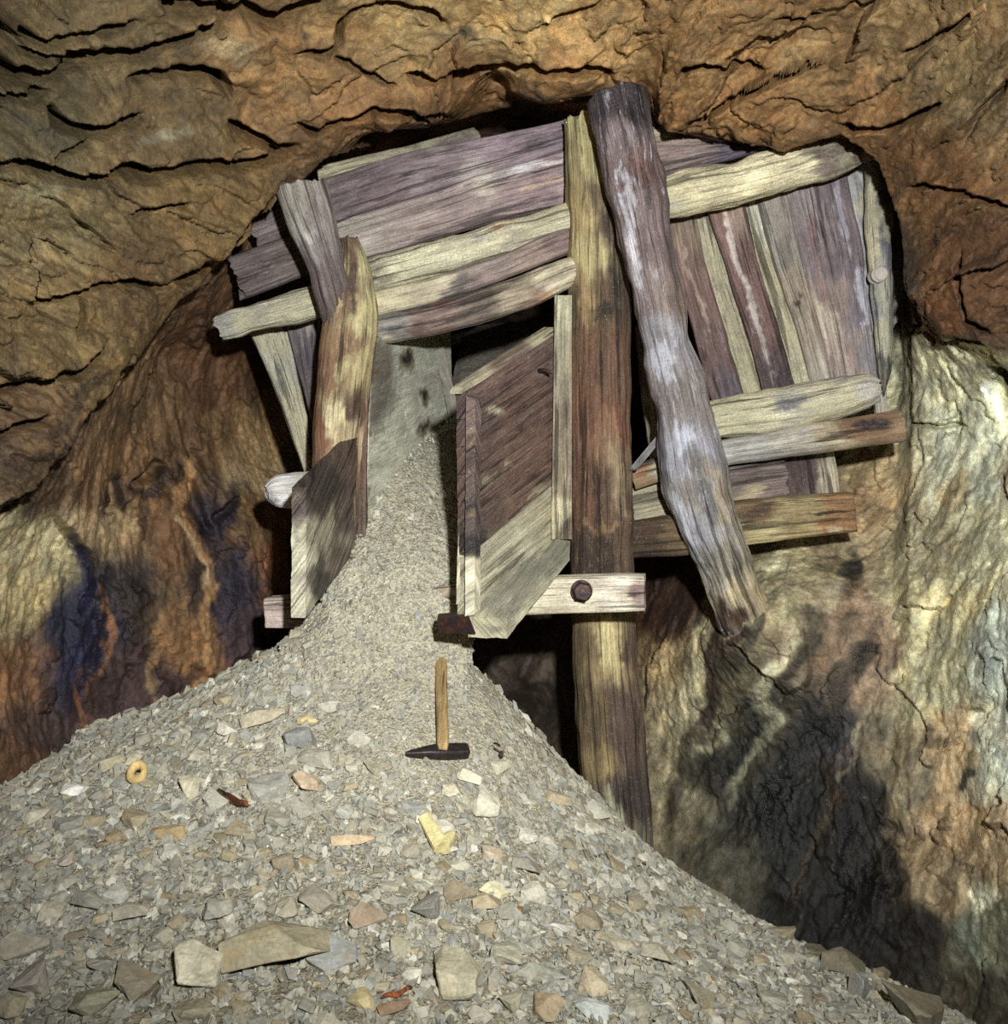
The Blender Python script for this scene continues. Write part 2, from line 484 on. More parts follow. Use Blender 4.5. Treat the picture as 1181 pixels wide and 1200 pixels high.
CRACKS = [  # fissures of the hanging rock: points, half width, depth of the groove, ledge of the slab above it
    ([(-40, 92), (5, 94), (56, 86), (97, 76), (147, 66), (188, 56), (239, 38), (284, 10), (300, -20)], 8, 0.16, 0.05),
    ([(190, 2), (230, 8), (268, 2)], 9, 0.14, 0.0),
    ([(285, 15), (310, 24), (330, 32), (345, 20), (380, 10), (420, -6)], 8, 0.16, 0.03),
    ([(0, 116), (40, 118), (60, 108)], 5, 0.1, 0.02),
    ([(157, 96), (180, 90), (203, 91), (254, 94), (268, 104), (274, 118)], 6, 0.14, 0.04),
    ([(61, 127), (66, 140), (80, 151), (117, 155), (150, 146), (173, 135)], 7, 0.1, 0.05),
    ([(-20, 188), (5, 190), (46, 196), (86, 211), (122, 214), (137, 203), (160, 205), (190, 215)], 6, 0.13, 0.04),
    ([(160, 215), (190, 205), (230, 197), (262, 196), (305, 194), (345, 184)], 6, 0.14, 0.04),
    ([(274, 147), (300, 163), (325, 179), (350, 174)], 6, 0.14, 0.04),
    ([(350, 147), (375, 155), (396, 153), (442, 137), (490, 140), (528, 136)], 5, 0.12, 0.04),
    ([(478, 97), (500, 99), (528, 97), (559, 81), (600, 74), (611, 76)], 6, 0.14, 0.04),
    ([(355, 73), (380, 70), (401, 61), (407, 41), (418, 28), (442, 18), (488, 18), (510, 24), (528, 37)], 5, 0.12, 0.03),
    ([(395, 75), (430, 96), (455, 108), (470, 112)], 4, 0.08, 0.03),
    ([(590, 74), (611, 77), (641, 85), (682, 89), (707, 82), (720, 92)], 7, 0.14, 0.04),
    ([(799, 93), (806, 83), (819, 77), (840, 80), (865, 87), (890, 98)], 6, 0.13, 0.05),
    ([(906, 25), (930, 23), (957, 24)], 4, 0.1, 0.02),
    ([(800, 150), (834, 137), (860, 126), (885, 114), (915, 97), (946, 81), (967, 79)], 4, 0.09, 0.04),
    ([(631, 36), (667, 25), (690, 14), (707, 5)], 4, 0.08, 0.03),
    ([(982, 148), (1000, 156), (1038, 153), (1068, 137), (1100, 120)], 5, 0.1, 0.03),
    ([(1060, 222), (1089, 219), (1140, 224), (1181, 240), (1220, 250)], 4, 0.08, 0.05),
    ([(1120, 300), (1124, 330), (1135, 370), (1165, 390)], 4, 0.07, 0.04),
    ([(1130, 170), (1150, 130), (1181, 90)], 4, 0.05, 0.04),
    ([(1060, 60), (1110, 30), (1150, 5)], 4, 0.05, 0.03),
    ([(203, 338), (225, 328), (274, 302), (300, 262), (325, 234)], 5, 0.09, 0.04),
    ([(30, 361), (76, 350), (117, 333), (152, 328), (203, 340)], 4, 0.06, 0.06),
    ([(-20, 610), (0, 605), (47, 573), (93, 517), (121, 470), (159, 423)], 6, 0.1, 0.05),
    ([(0, 470), (40, 455), (90, 440), (130, 400)], 5, 0.06, 0.05),
    ([(0, 520), (30, 505), (60, 490)], 4, 0.06, 0.03),
    ([(60, 195), (70, 175), (110, 165)], 4, 0.05, 0.03),
    ([(0, 40), (50, 48), (110, 40), (160, 28)], 5, 0.09, 0.04),
    ([(20, 62), (70, 66), (110, 58)], 4, 0.07, 0.03),
    ([(160, 255), (200, 245), (225, 240)], 4, 0.04, 0.03),
    ([(100, 345), (104, 375), (95, 400)], 3, 0.04, 0.02),
    ([(1035, 300), (1062, 345), (1100, 398), (1150, 402), (1168, 430), (1200, 470)], 4, 0.05, 0.05),
    ([(1060, 400), (1075, 380), (1062, 352)], 3, 0.05, 0.02),
    ([(1172, 560), (1178, 590), (1181, 610)], 3, 0.05, 0.02),
    ([(1060, 496), (1100, 498), (1130, 502)], 3, 0.03, 0.02),
    ([(145, 560), (150, 590), (140, 610)], 6, 0.05, 0.02),
    ([(165, 575), (185, 560), (202, 540)], 6, 0.05, 0.02),
    ([(255, 610), (275, 600), (285, 585)], 6, 0.05, 0.02),
    ([(232, 560), (238, 590), (250, 630)], 6, 0.05, 0.0),
    ([(80, 605), (108, 650), (115, 690), (105, 720)], 4, 0.05, 0.04),
]
BROW = [(-200, 700), (0, 604), (47, 573), (93, 517), (121, 470), (159, 423), (213, 350), (274, 305), (325, 236), (380, 187), (457, 163), (508, 148), (600, 124), (690, 118), (780, 158),
        (870, 184), (915, 178), (985, 158), (1030, 190), (1055, 260), (1066, 345), (1100, 396), (1158, 402), (1181, 460), (1400, 520)]

ROCK_G = [(100, 40, 50, (118, 90, 48)), (30, 140, 45, (92, 74, 40)), (50, 240, 50, (128, 102, 60)), (60, 400, 60, (128, 95, 46)), (200, 150, 50, (124, 92, 48)),
          (330, 110, 45, (165, 113, 52)), (450, 60, 50, (180, 130, 64)), (470, 25, 40, (200, 152, 82)), (600, 30, 60, (214, 160, 84)), (700, 40, 60, (208, 150, 74)),
          (800, 60, 50, (186, 128, 56)), (880, 130, 45, (175, 115, 46)), (950, 40, 50, (162, 112, 48)), (1080, 60, 60, (160, 116, 60)), (1150, 100, 60, (152, 112, 62)), (1100, 200, 60, (140, 88, 30)),
          (1150, 330, 50, (112, 66, 24)), (1100, 370, 30, (118, 64, 20)), (250, 250, 50, (138, 100, 42)), (180, 330, 50, (118, 84, 40)), (50, 500, 50, (112, 76, 40)),
          (30, 560, 40, (84, 58, 34)), (550, 100, 50, (180, 118, 52)), (660, 90, 40, (185, 122, 52)), (430, 130, 50, (165, 108, 46)), (760, 120, 40, (180, 118, 50)), (1020, 120, 40, (165, 108, 44)),
          (250, 430, 60, (110, 70, 22)), (180, 460, 40, (126, 92, 40)), (310, 500, 40, (178, 136, 62)), (60, 570, 30, (84, 60, 24)), (40, 640, 40, (190, 174, 112)), (20, 700, 35, (185, 164, 96)),
          (110, 615, 30, (190, 156, 92)), (90, 740, 45, (40, 40, 62)), (130, 690, 30, (60, 52, 48)), (140, 810, 45, (76, 52, 46)), (20, 790, 40, (150, 102, 42)), (60, 850, 40, (92, 66, 52)), (30, 920, 45, (110, 72, 28)),
          (200, 620, 35, (138, 92, 34)), (170, 710, 30, (96, 72, 40)), (225, 745, 28, (156, 108, 42)), (250, 600, 28, (66, 50, 48)), (275, 680, 28, (64, 52, 62)), (310, 620, 35, (136, 98, 40)),
          (290, 745, 30, (78, 56, 56)), (325, 660, 30, (130, 84, 34)), (190, 840, 40, (80, 56, 50)), (300, 560, 28, (170, 140, 80)), (210, 530, 40, (112, 78, 30)), (140, 560, 40, (140, 100, 42)),
          (1100, 440, 40, (184, 168, 120)), (1130, 510, 40, (176, 166, 134)), (1160, 480, 25, (212, 198, 144)), (1060, 480, 40, (168, 152, 108)), (1040, 560, 35, (178, 132, 48)), (1020, 605, 30, (148, 108, 44)),
          (1100, 560, 30, (180, 168, 134)), (1165, 560, 30, (168, 160, 134)), (1090, 640, 40, (140, 118, 72)), (1160, 640, 45, (166, 150, 102)), (1090, 710, 40, (158, 136, 76)), (1165, 770, 40, (140, 140, 130)),
          (1100, 800, 45, (158, 140, 86)), (1120, 870, 40, (160, 116, 48)), (1165, 900, 30, (160, 156, 130)), (1120, 960, 40, (140, 98, 34)), (960, 625, 35, (128, 98, 46)), (1010, 760, 45, (128, 88, 52)),
          (950, 750, 40, (126, 94, 54)), (915, 690, 35, (148, 120, 64)), (800, 850, 40, (150, 132, 86)), (810, 770, 40, (160, 132, 70)), (850, 810, 40, (104, 86, 46)), (870, 900, 50, (66, 58, 42)),
          (910, 960, 50, (42, 44, 40)), (970, 880, 40, (58, 52, 58)), (1000, 960, 45, (44, 38, 28)), (1050, 1010, 40, (84, 60, 32)), (1060, 900, 40, (126, 100, 58)), (1100, 1050, 40, (134, 100, 50)),
          (1060, 1090, 40, (44, 34, 22)), (980, 1060, 45, (38, 32, 26)), (850, 1000, 40, (104, 92, 62)), (790, 950, 40, (130, 114, 74)), (1150, 1100, 40, (104, 98, 64)), (1150, 1165, 30, (92, 74, 40)),
          (1175, 1010, 40, (164, 120, 54)), (785, 700, 45, (98, 56, 22)), (770, 660, 35, (70, 40, 18)), (620, 800, 60, (86, 72, 54)), (600, 250, 150, (70, 52, 34)), (900, 350, 120, (84, 70, 50)), (620, 560, 120, (70, 56, 40))]
ROCK_S = [(1118, 572, 20, 38, 8, (160, 122, 44), 0.85), (1030, 590, 30, 22, 70, (172, 118, 36), 0.6), (992, 672, 17, 34, 5, (40, 36, 30), 0.9, 0.5), (968, 705, 30, 10, 120, (150, 128, 92), 0.5),
          (1165, 480, 28, 14, 20, (228, 214, 168), 0.8), (1150, 462, 10, 18, 70, (226, 222, 226), 0.8), (1180, 568, 14, 24, 0, (150, 112, 44), 0.7), (1098, 870, 12, 26, -30, (66, 42, 18), 0.6), (1130, 912, 6, 8, 0, (50, 32, 14), 0.8),
          (905, 790, 12, 46, 25, (190, 170, 116), 0.5), (930, 640, 12, 60, 28, (166, 140, 76), 0.6), (800, 800, 10, 60, 30, (176, 154, 96), 0.6), (840, 790, 10, 40, 25, (70, 46, 20), 0.8), (852, 745, 12, 26, 35, (82, 44, 14), 0.9),
          (870, 870, 12, 80, 28, (40, 40, 34), 0.7, 0.9), (925, 900, 22, 100, 22, (34, 36, 34), 0.75, 1.0), (960, 960, 14, 90, 12, (56, 38, 16), 0.6, 1.0), (985, 870, 22, 40, 25, (70, 62, 76), 0.7, 0.8), (1040, 980, 10, 80, -6, (30, 28, 30), 0.7, 1.0),
          (1000, 1010, 30, 80, -10, (28, 26, 24), 0.7, 1.0), (1075, 985, 30, 60, -15, (150, 108, 44), 0.6), (1168, 850, 24, 60, 12, (176, 170, 150), 0.7), (1145, 1060, 7, 26, 0, (200, 190, 160), 0.6), (1140, 1110, 26, 40, 0, (96, 100, 78), 0.5),
          (805, 880, 16, 70, 28, (120, 108, 70), 0.6), (1060, 790, 28, 14, -30, (166, 148, 84), 0.6), (1130, 700, 34, 14, -20, (160, 132, 56), 0.7),
          (98, 760, 26, 90, 14, (36, 36, 62), 0.85, 0.9), (95, 660, 14, 50, -12, (52, 50, 84), 0.9, 0.9), (150, 720, 14, 60, 10, (52, 44, 44), 0.7, 0.8), (75, 800, 40, 30, 0, (44, 40, 64), 0.6, 0.8), (270, 700, 16, 60, 12, (54, 46, 62), 0.8, 0.8),
          (245, 620, 12, 40, 0, (44, 40, 52), 0.8, 0.8), (270, 600, 12, 30, 40, (42, 38, 50), 0.8, 0.8), (180, 560, 10, 34, 50, (40, 36, 44), 0.85, 0.8), (142, 580, 8, 28, 20, (36, 34, 40), 0.85, 0.8), (300, 470, 8, 30, 10, (60, 44, 28), 0.7),
          (225, 680, 8, 24, 0, (50, 36, 20), 0.8), (205, 560, 60, 14, 10, (112, 76, 28), 0.3), (320, 640, 8, 60, 12, (170, 100, 34), 0.6), (120, 745, 6, 60, 4, (176, 112, 40), 0.7), (98, 830, 5, 50, 4, (170, 104, 36), 0.6), (185, 760, 9, 70, 4, (150, 120, 62), 0.7),
          (310, 530, 30, 20, -30, (200, 160, 84), 0.5), (105, 610, 26, 12, 40, (206, 172, 108), 0.7), (30, 640, 40, 30, 0, (196, 180, 118), 0.5), (120, 500, 20, 60, 30, (140, 106, 50), 0.4),
          (90, 470, 70, 10, -40, (48, 36, 26), 0.6, 0.6), (70, 520, 50, 10, -40, (52, 36, 26), 0.6, 0.6), (130, 215, 60, 10, 5, (52, 44, 36), 0.5, 0.6), (60, 150, 40, 12, 20, (70, 62, 52), 0.5),
          (50, 230, 40, 12, -20, (150, 134, 104), 0.5), (200, 160, 30, 8, -15, (176, 160, 140), 0.4, 0.8), (45, 305, 24, 10, 0, (176, 140, 84), 0.6), (265, 60, 14, 40, -40, (190, 156, 116), 0.5, 0.7), (560, 40, 40, 12, 5, (190, 160, 120), 0.4),
          (640, 20, 30, 10, -20, (226, 190, 120), 0.5), (930, 70, 40, 10, -30, (190, 146, 84), 0.5), (870, 95, 30, 10, -30, (150, 96, 36), 0.6), (1030, 90, 8, 10, 0, (60, 44, 34), 0.7), (1120, 100, 30, 60, 30, (168, 136, 84), 0.4), (1110, 290, 30, 40, 0, (120, 66, 18), 0.5),
          (1090, 330, 20, 30, 0, (132, 78, 26), 0.6), (1140, 380, 14, 30, 0, (70, 46, 30), 0.5), (545, 35, 16, 7, 30, (60, 54, 50), 0.7), (365, 50, 10, 8, 0, (70, 60, 56), 0.7)]
ROCK_L = [([(215, 540), (208, 600), (222, 640), (246, 690), (236, 730), (226, 780), (214, 810)], 8, (206, 150, 66), 0.9),
          ([(208, 600), (200, 650), (196, 700), (190, 780)], 7, (160, 112, 46), 0.7), ([(200, 605), (240, 685)], 4, (222, 186, 120), 0.8), ([(1000, 870), (960, 960), (930, 1050)], 6, (150, 96, 40), 0.2),
          ([(950, 700), (900, 860), (880, 930)], 6, (126, 104, 60), 0.5), ([(985, 920), (1010, 880), (1020, 850)], 4, (170, 140, 96), 0.3),
          ([(915, 655), (870, 720), (820, 780), (775, 850)], 13, (176, 158, 104), 0.6), ([(890, 720), (850, 790), (815, 870), (790, 960)], 8, (84, 66, 40), 0.7), ([(938, 700), (915, 770), (892, 850), (855, 940)], 11, (176, 158, 106), 0.3),
          ([(962, 720), (930, 800), (895, 890), (855, 990)], 12, (62, 52, 36), 0.65, 0.7), ([(868, 742), (842, 764), (824, 840)], 8, (84, 46, 18), 0.8), ([(1010, 760), (965, 880), (905, 1000)], 14, (46, 42, 38), 0.6, 0.9), ([(1000, 690), (975, 740), (965, 790)], 14, (140, 92, 48), 0.5), ([(840, 700), (790, 840), (770, 960)], 6, (190, 168, 110), 0.5)]


def build_cave():
    nph, nth = 400, 1500
    ph = np.concatenate([np.radians(np.linspace(1.0, 61, nph)), np.radians(np.linspace(62.5, 179, 42))])
    # finer around the sides and roof than along the buried floor
    k = np.linspace(0, 1, nth, endpoint=False)
    dens = np.where((np.linspace(0, 360, 721) > 238) & (np.linspace(0, 360, 721) < 305), 0.25, 1.0)
    cum = np.concatenate([[0], np.cumsum((dens[1:] + dens[:-1]) / 2)]); cum /= cum[-1]
    th = np.radians(np.interp(k, cum, np.linspace(0, 360, 721)))
    PH, TH = np.meshgrid(ph, th, indexing='ij')
    U = np.stack([np.sin(PH) * np.cos(TH), np.cos(PH), np.sin(PH) * np.sin(TH)], -1).reshape(-1, 3)
    r = shell_r(U)
    B = C0 + U * r[:, None]
    px, py = proj(B)
    front = (PH.ravel() < np.radians(63)) & (B[:, 1] > 1.0)
    pos = B.astype(f32)
    db, _ = polydist(px, py, BROW)
    roof = np.where(front, db < 0, U[:, 2] > 0.45)
    roofw = np.where(front, 1 - sstep(-4, 14, db), (U[:, 2] > 0.45) * 1.0)
    # large and middle forms
    keep = 1 - 0.75 * np.exp(-(db / 45) ** 2)          # the brow stays where it is
    d = 0.09 * fbm(pos * 1.7, 3) * keep
    w3 = np.stack([fbm(pos * 2.4 + k * 37, 3) for k in range(3)], 1)
    w4 = np.stack([fbm(pos * 9 + k * 37 + 5, 3) for k in range(3)], 1)
    dip = pos[:, 2] - 0.24 * pos[:, 0] + 0.18 * pos[:, 1]
    qs = np.stack([pos[:, 0] * 1.7 + 0.25 * dip, pos[:, 1] * 1.5, dip * 7.2], 1) + w3 * np.array([0.3, 0.3, 0.55]) + w4 * np.array([0.08, 0.08, 0.10])
    o1, t1, e1 = facets(qs, 1)
    o2, t2, e2 = facets(qs * 2.3 + 0.10 * w4 + 11, 2)
    o3, t3, e3 = facets(qs * 7.0 + 0.3 * w4 + 29, 3)
    zone = sstep(-0.25, 0.35, fbm(pos * 1.5 + 50, 3))
    d += roofw * keep * (0.45 + 0.55 * zone) * (0.062 * o1 + 0.050 * t1)
    d += roofw * ((0.4 + 0.6 * zone) * (0.018 * o2 + 0.024 * t2)) + roofw * (0.005 * o3 + 0.008 * t3)
    lam = fbm(np.stack([pos[:, 0] * 2.6, pos[:, 1] * 2.6, dip * 24 + 1.5 * w3[:, 0]], 1), 3, 0.55)
    lam2 = fbm(np.stack([pos[:, 0] * 7, pos[:, 1] * 7, dip * 60 + 1.5 * w4[:, 0]], 1), 2, 0.55)
    d += roofw * (0.026 * lam * (0.5 + zone) + 0.008 * lam2)
    qw = np.stack([pos[:, 0] * 4 + pos[:, 2] * 0.8, pos[:, 1] * 4, pos[:, 2] * 2.2 - pos[:, 0]], 1) + 0.5 * w3 + 0.12 * w4
    p1, u1, g1 = facets(qw, 4)
    p2, u2, g2 = facets(qw * 2.9 + 0.2 * w4 + 7, 5)
    d += (1 - roofw) * (0.011 * p1 + 0.038 * u1 + 0.006 * p2 + 0.015 * u2)
    sl = pos[:, 0] - 0.5 * pos[:, 2] * sstep(700, 760, px)
    rib = fbm(np.stack([sl * 9, pos[:, 1] * 9, pos[:, 2] * 2.4], 1) + 2, 4)
    d += 0.022 * rib * (1 - roofw) + (1 - roofw) * 0.010 * fbm(np.stack([pos[:, 0] * 34 + pos[:, 2] * 9, pos[:, 1] * 34, pos[:, 2] * 16], 1), 3, 0.6)
    d += (0.010 - 0.004 * roofw) * fbm(pos * 22, 4, 0.62)
    push = np.interp(px, [0, 250, 330, 1040, 1066, 1181], [0.12, 0.15, 0.35, 0.30, 0.03, 0.03])
    d += np.where(front & (db > 0), push * sstep(0, 9, db) * np.exp(-np.maximum(db - 60, 0) / 200), 0)
    fac = np.where(roofw > 0.5, 1 + 0.10 * o1 + 0.14 * o2 + 0.10 * o3, 1 + 0.12 * p1 + 0.14 * p2)
    wxx = px + 9 * fbm(pos * 6 + 60, 4); wyy = py + 9 * fbm(pos * 6 + 90, 4)
    for pts, w, dep, led in CRACKS:
        dist, t = polydist(wxx, wyy, pts)
        taper = np.clip(np.minimum(t, 1 - t) * 9, 0.15, 1)
        ww = w * (1.0 + 0.35 * sstep(420, 200, px)) * (0.6 + 0.4 * taper) * (0.75 + 0.5 * fbm(pos * 9 + 70, 2))
        d += np.where(front, 1.5 * dep * taper * np.exp(-(np.abs(dist) / np.maximum(ww, 1.5)) ** 3), 0)
        if led:
            d -= np.where(front & (dist < 0), led * taper * np.exp(dist / (w * 4.0)) * (1 - np.exp(-(dist / w) ** 2)), 0)
    V = C0 + U * (r + d)[:, None]
    px, py = proj(V)
    col = shade(np.clip(px, -150, 1330), np.clip(py, -150, 1350), pos, ROCK_G, ROCK_S, ROCK_L, warp=30, wfreq=4.5, gain=1.0)
    col[:, :3] = desat(col[:, :3], 0.74)
    rgt = sstep(720, 860, px) * (1 - roofw)
    col[:, :3] = col[:, :3] * (1 - rgt[:, None]) + rgt[:, None] * desat(col[:, :3], 0.66) * np.array([0.95, 1.03, 0.88])
    col[:, :3] *= 1 + roofw[:, None] * np.array([-0.05, 0.04, -0.14])
    lum = col[:, :3].mean(1)
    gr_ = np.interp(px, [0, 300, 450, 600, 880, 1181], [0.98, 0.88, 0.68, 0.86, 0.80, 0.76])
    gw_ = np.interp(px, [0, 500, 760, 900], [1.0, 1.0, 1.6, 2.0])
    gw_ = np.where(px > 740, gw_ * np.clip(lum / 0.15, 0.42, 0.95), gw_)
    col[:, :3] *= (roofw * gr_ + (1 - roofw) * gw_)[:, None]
    # natural colour drift of the rock: streaks that run down the walls and along the foliation of the roof
    lean = sstep(700, 760, px) * 0.5
    ac = pos[:, 0] - lean * pos[:, 2]
    st = fbm(np.stack([ac * 16 + pos[:, 2] * 3 * (lean == 0), pos[:, 1] * 12, pos[:, 2] * 2.2 + pos[:, 0] * lean], 1), 5, 0.62)
    sr = fbm(np.stack([pos[:, 0] * 3, pos[:, 1] * 4, pos[:, 2] * 18 - pos[:, 0] * 4], 1), 5, 0.6)
    mod = np.where(roofw > 0.5, 1 + 0.42 * sr, 1 + (0.6 + 0.7 * lean) * st) * fac
    col[:, :3] *= np.clip(mod, 0.35, 1.8)[:, None]
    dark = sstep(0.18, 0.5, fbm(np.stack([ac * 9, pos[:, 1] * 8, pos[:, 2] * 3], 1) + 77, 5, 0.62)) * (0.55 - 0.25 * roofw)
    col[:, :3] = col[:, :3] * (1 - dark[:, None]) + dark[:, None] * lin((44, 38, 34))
    col[:, 3] = np.clip(col[:, 3] + 0.35 * fbm(pos * 2.5 + 30, 3), 0, 1)
    nr, nc = len(ph), nth
    idx = np.arange(nr * nc).reshape(nr, nc)
    q = np.stack([idx[:-1], np.roll(idx, -1, 1)[:-1], np.roll(idx, -1, 1)[1:], idx[1:]], -1).reshape(-1, 4)
    # smooth vertex normals of the whole shell, kept across the pieces
    e1 = V[q[:, 2]] - V[q[:, 0]]; e2 = V[q[:, 3]] - V[q[:, 1]]
    fn = np.cross(e1, e2)
    vn = np.zeros_like(V)
    for kk in range(4):
        for ax in range(3):
            vn[:, ax] += np.bincount(q[:, kk], fn[:, ax], len(V))
    vn /= np.maximum(np.linalg.norm(vn, axis=1)[:, None], 1e-12)
    if (vn * U).sum(1).mean() > 0:
        q = q[:, ::-1]; vn = -vn
    fr = roof[q[:, 0]]
    cdir = U[q[:, 0]]
    fp = PH.ravel()[q[:, 0]]
    fc = V[q].mean(1)
    which = np.where(fr, 0, np.where((fc[:, 2] < 0.12) & (cdir[:, 2] < -0.3), 4, np.where((fc[:, 1] > 4.28) & (np.abs(fc[:, 0]) < 1.0), 3, np.where(fc[:, 0] < 0.0, 1, 2))))
    names = [('ceiling', 'rusty brown slabby rock roof overhanging the timber'), ('wall_left', 'wet brown and blue-black rock wall left of the rubble heap'),
             ('wall_right', 'grey and ochre rock wall stained black at its foot on the right'), ('wall_back', 'dark rock behind the timbers'), ('floor', 'rock floor of the drift under the rubble')]
    for k, (nm, lb) in enumerate(names):
        qq = q[which == k]
        if not len(qq): continue
        used, inv = np.unique(qq, return_inverse=True)
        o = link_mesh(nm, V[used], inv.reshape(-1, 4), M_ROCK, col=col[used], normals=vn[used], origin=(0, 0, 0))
        tag(o, lb, 'rock floor' if nm == 'floor' else ('rock ceiling' if nm == 'ceiling' else 'rock wall'), kind='structure')


# ---------------------------------------------------------------- the heap of broken rock
HP = [P(*a) for a in [(480, 738, 3.36), (515, 758, 3.3), (540, 775, 3.28), (425, 728, 3.38), (375, 728, 3.42), (300, 768, 3.55), (230, 812, 3.5), (120, 880, 3.22), (0, 950, 2.78),
                      (0, 1200, 2.08), (300, 1200, 2.05), (600, 1200, 2.05), (900, 1200, 2.22), (1090, 1200, 2.5), (500, 900, 2.9), (500, 1050, 2.45), (400, 820, 3.12),
                      (250, 950, 2.75), (100, 1050, 2.4), (350, 1050, 2.42), (690, 925, 3.42), (765, 1008, 3.42), (620, 845, 3.42), (575, 800, 3.36), (850, 1062, 3.2), (700, 1050, 2.68), (620, 950, 2.95),
                      (900, 1150, 2.6), (1000, 1150, 2.8), (1090, 1180, 2.86), (960, 1115, 3.0), (800, 1100, 2.75), (400, 930, 2.82)]]
HP += [np.array(a) for a in [(0.25, 3.9, 0.35), (0.6, 4.0, 0.15), (0.0, 3.75, 0.75), (-0.25, 3.6, 1.22), (-0.6, 3.7, 1.15), (-1.0, 3.8, 0.95), (-1.5, 3.3, 0.8), (-1.7, 2.5, 0.7), (-1.6, 1.6, 0.45), (0.9, 3.7, 0.05),
                             (1.3, 3.2, 0.05), (1.5, 2.5, 0.1), (1.4, 1.6, 0.2), (0, 1.2, 0.3), (1.0, 1.0, 0.1), (-1.2, 1.0, 0.25), (0, 0.4, 0.1), (0.2, 4.4, 0.1), (-0.4, 4.2, 1.0)]]
HP = np.array(HP)
hk = np.linalg.norm(HP[:, None, :2] - HP[None, :, :2], axis=2)
hA = np.zeros((len(HP) + 1,) * 2)
hA[:-1, :-1] = hk - 0.03 * np.eye(len(HP)); hA[-1, :-1] = 1; hA[:-1, -1] = 1
hw = np.linalg.solve(hA, np.append(HP[:, 2], 0))


def heap_z(x, y, rough=True):
    x = np.atleast_1d(np.asarray(x, float)); y = np.atleast_1d(np.asarray(y, float))
    z = np.full(len(x), hw[-1])
    for i in range(len(HP)):
        z += hw[i] * np.sqrt((x - HP[i, 0]) ** 2 + (y - HP[i, 1]) ** 2 + 0.004)
    if rough:
        p3 = np.stack([x, y, np.zeros_like(x)], 1)
        z += 0.022 * fbm(p3 * 4.0 + 4, 3)
        coarse = np.clip((3.3 - y) / 1.0, 0.15, 1)
        z += coarse * (0.014 * fbm(p3 * 14 + 4, 3) + 0.009 * np.abs(fbm(p3 * 38, 3)))
        z += 0.003 * fbm(p3 * 90, 2)
    return z


def heap_hit(px, py):
    lo = None
    d = np.arange(1.6, 4.2, 0.004)
    x = (px - CX) / F * d; z = CZ - (py - CY) / F * d
    h = heap_z(x, d)
    k = np.argmax(z < h)
    if not (z < h).any(): return None
    return np.array([x[k], d[k], h[k]])


def heap_normal(x, y, e=0.06):
    z = heap_z([x - e, x + e, x, x], [y, y, y - e, y + e], False)
    n = np.array([-(z[1] - z[0]) / (2 * e), -(z[3] - z[2]) / (2 * e), 1.0])
    return n / np.linalg.norm(n)


GRAV_G = [(480, 640, 60, (164, 158, 132)), (480, 800, 80, (172, 165, 138)), (600, 900, 80, (170, 162, 134)), (350, 850, 80, (166, 160, 136)), (200, 950, 80, (158, 153, 132)), (60, 1000, 80, (150, 146, 130)),
          (300, 1000, 80, (154, 148, 124)), (600, 1050, 80, (160, 152, 124)), (800, 1080, 80, (152, 146, 124)), (1000, 1160, 60, (128, 124, 108)), (300, 1160, 100, (130, 122, 96)), (700, 1170, 100, (138, 130, 102)), (550, 410, 60, (132, 128, 110)), (440, 480, 60, (140, 136, 118))]  # lowest guides are darker: flash vignette carried in the gravel colour


TONGUE = []


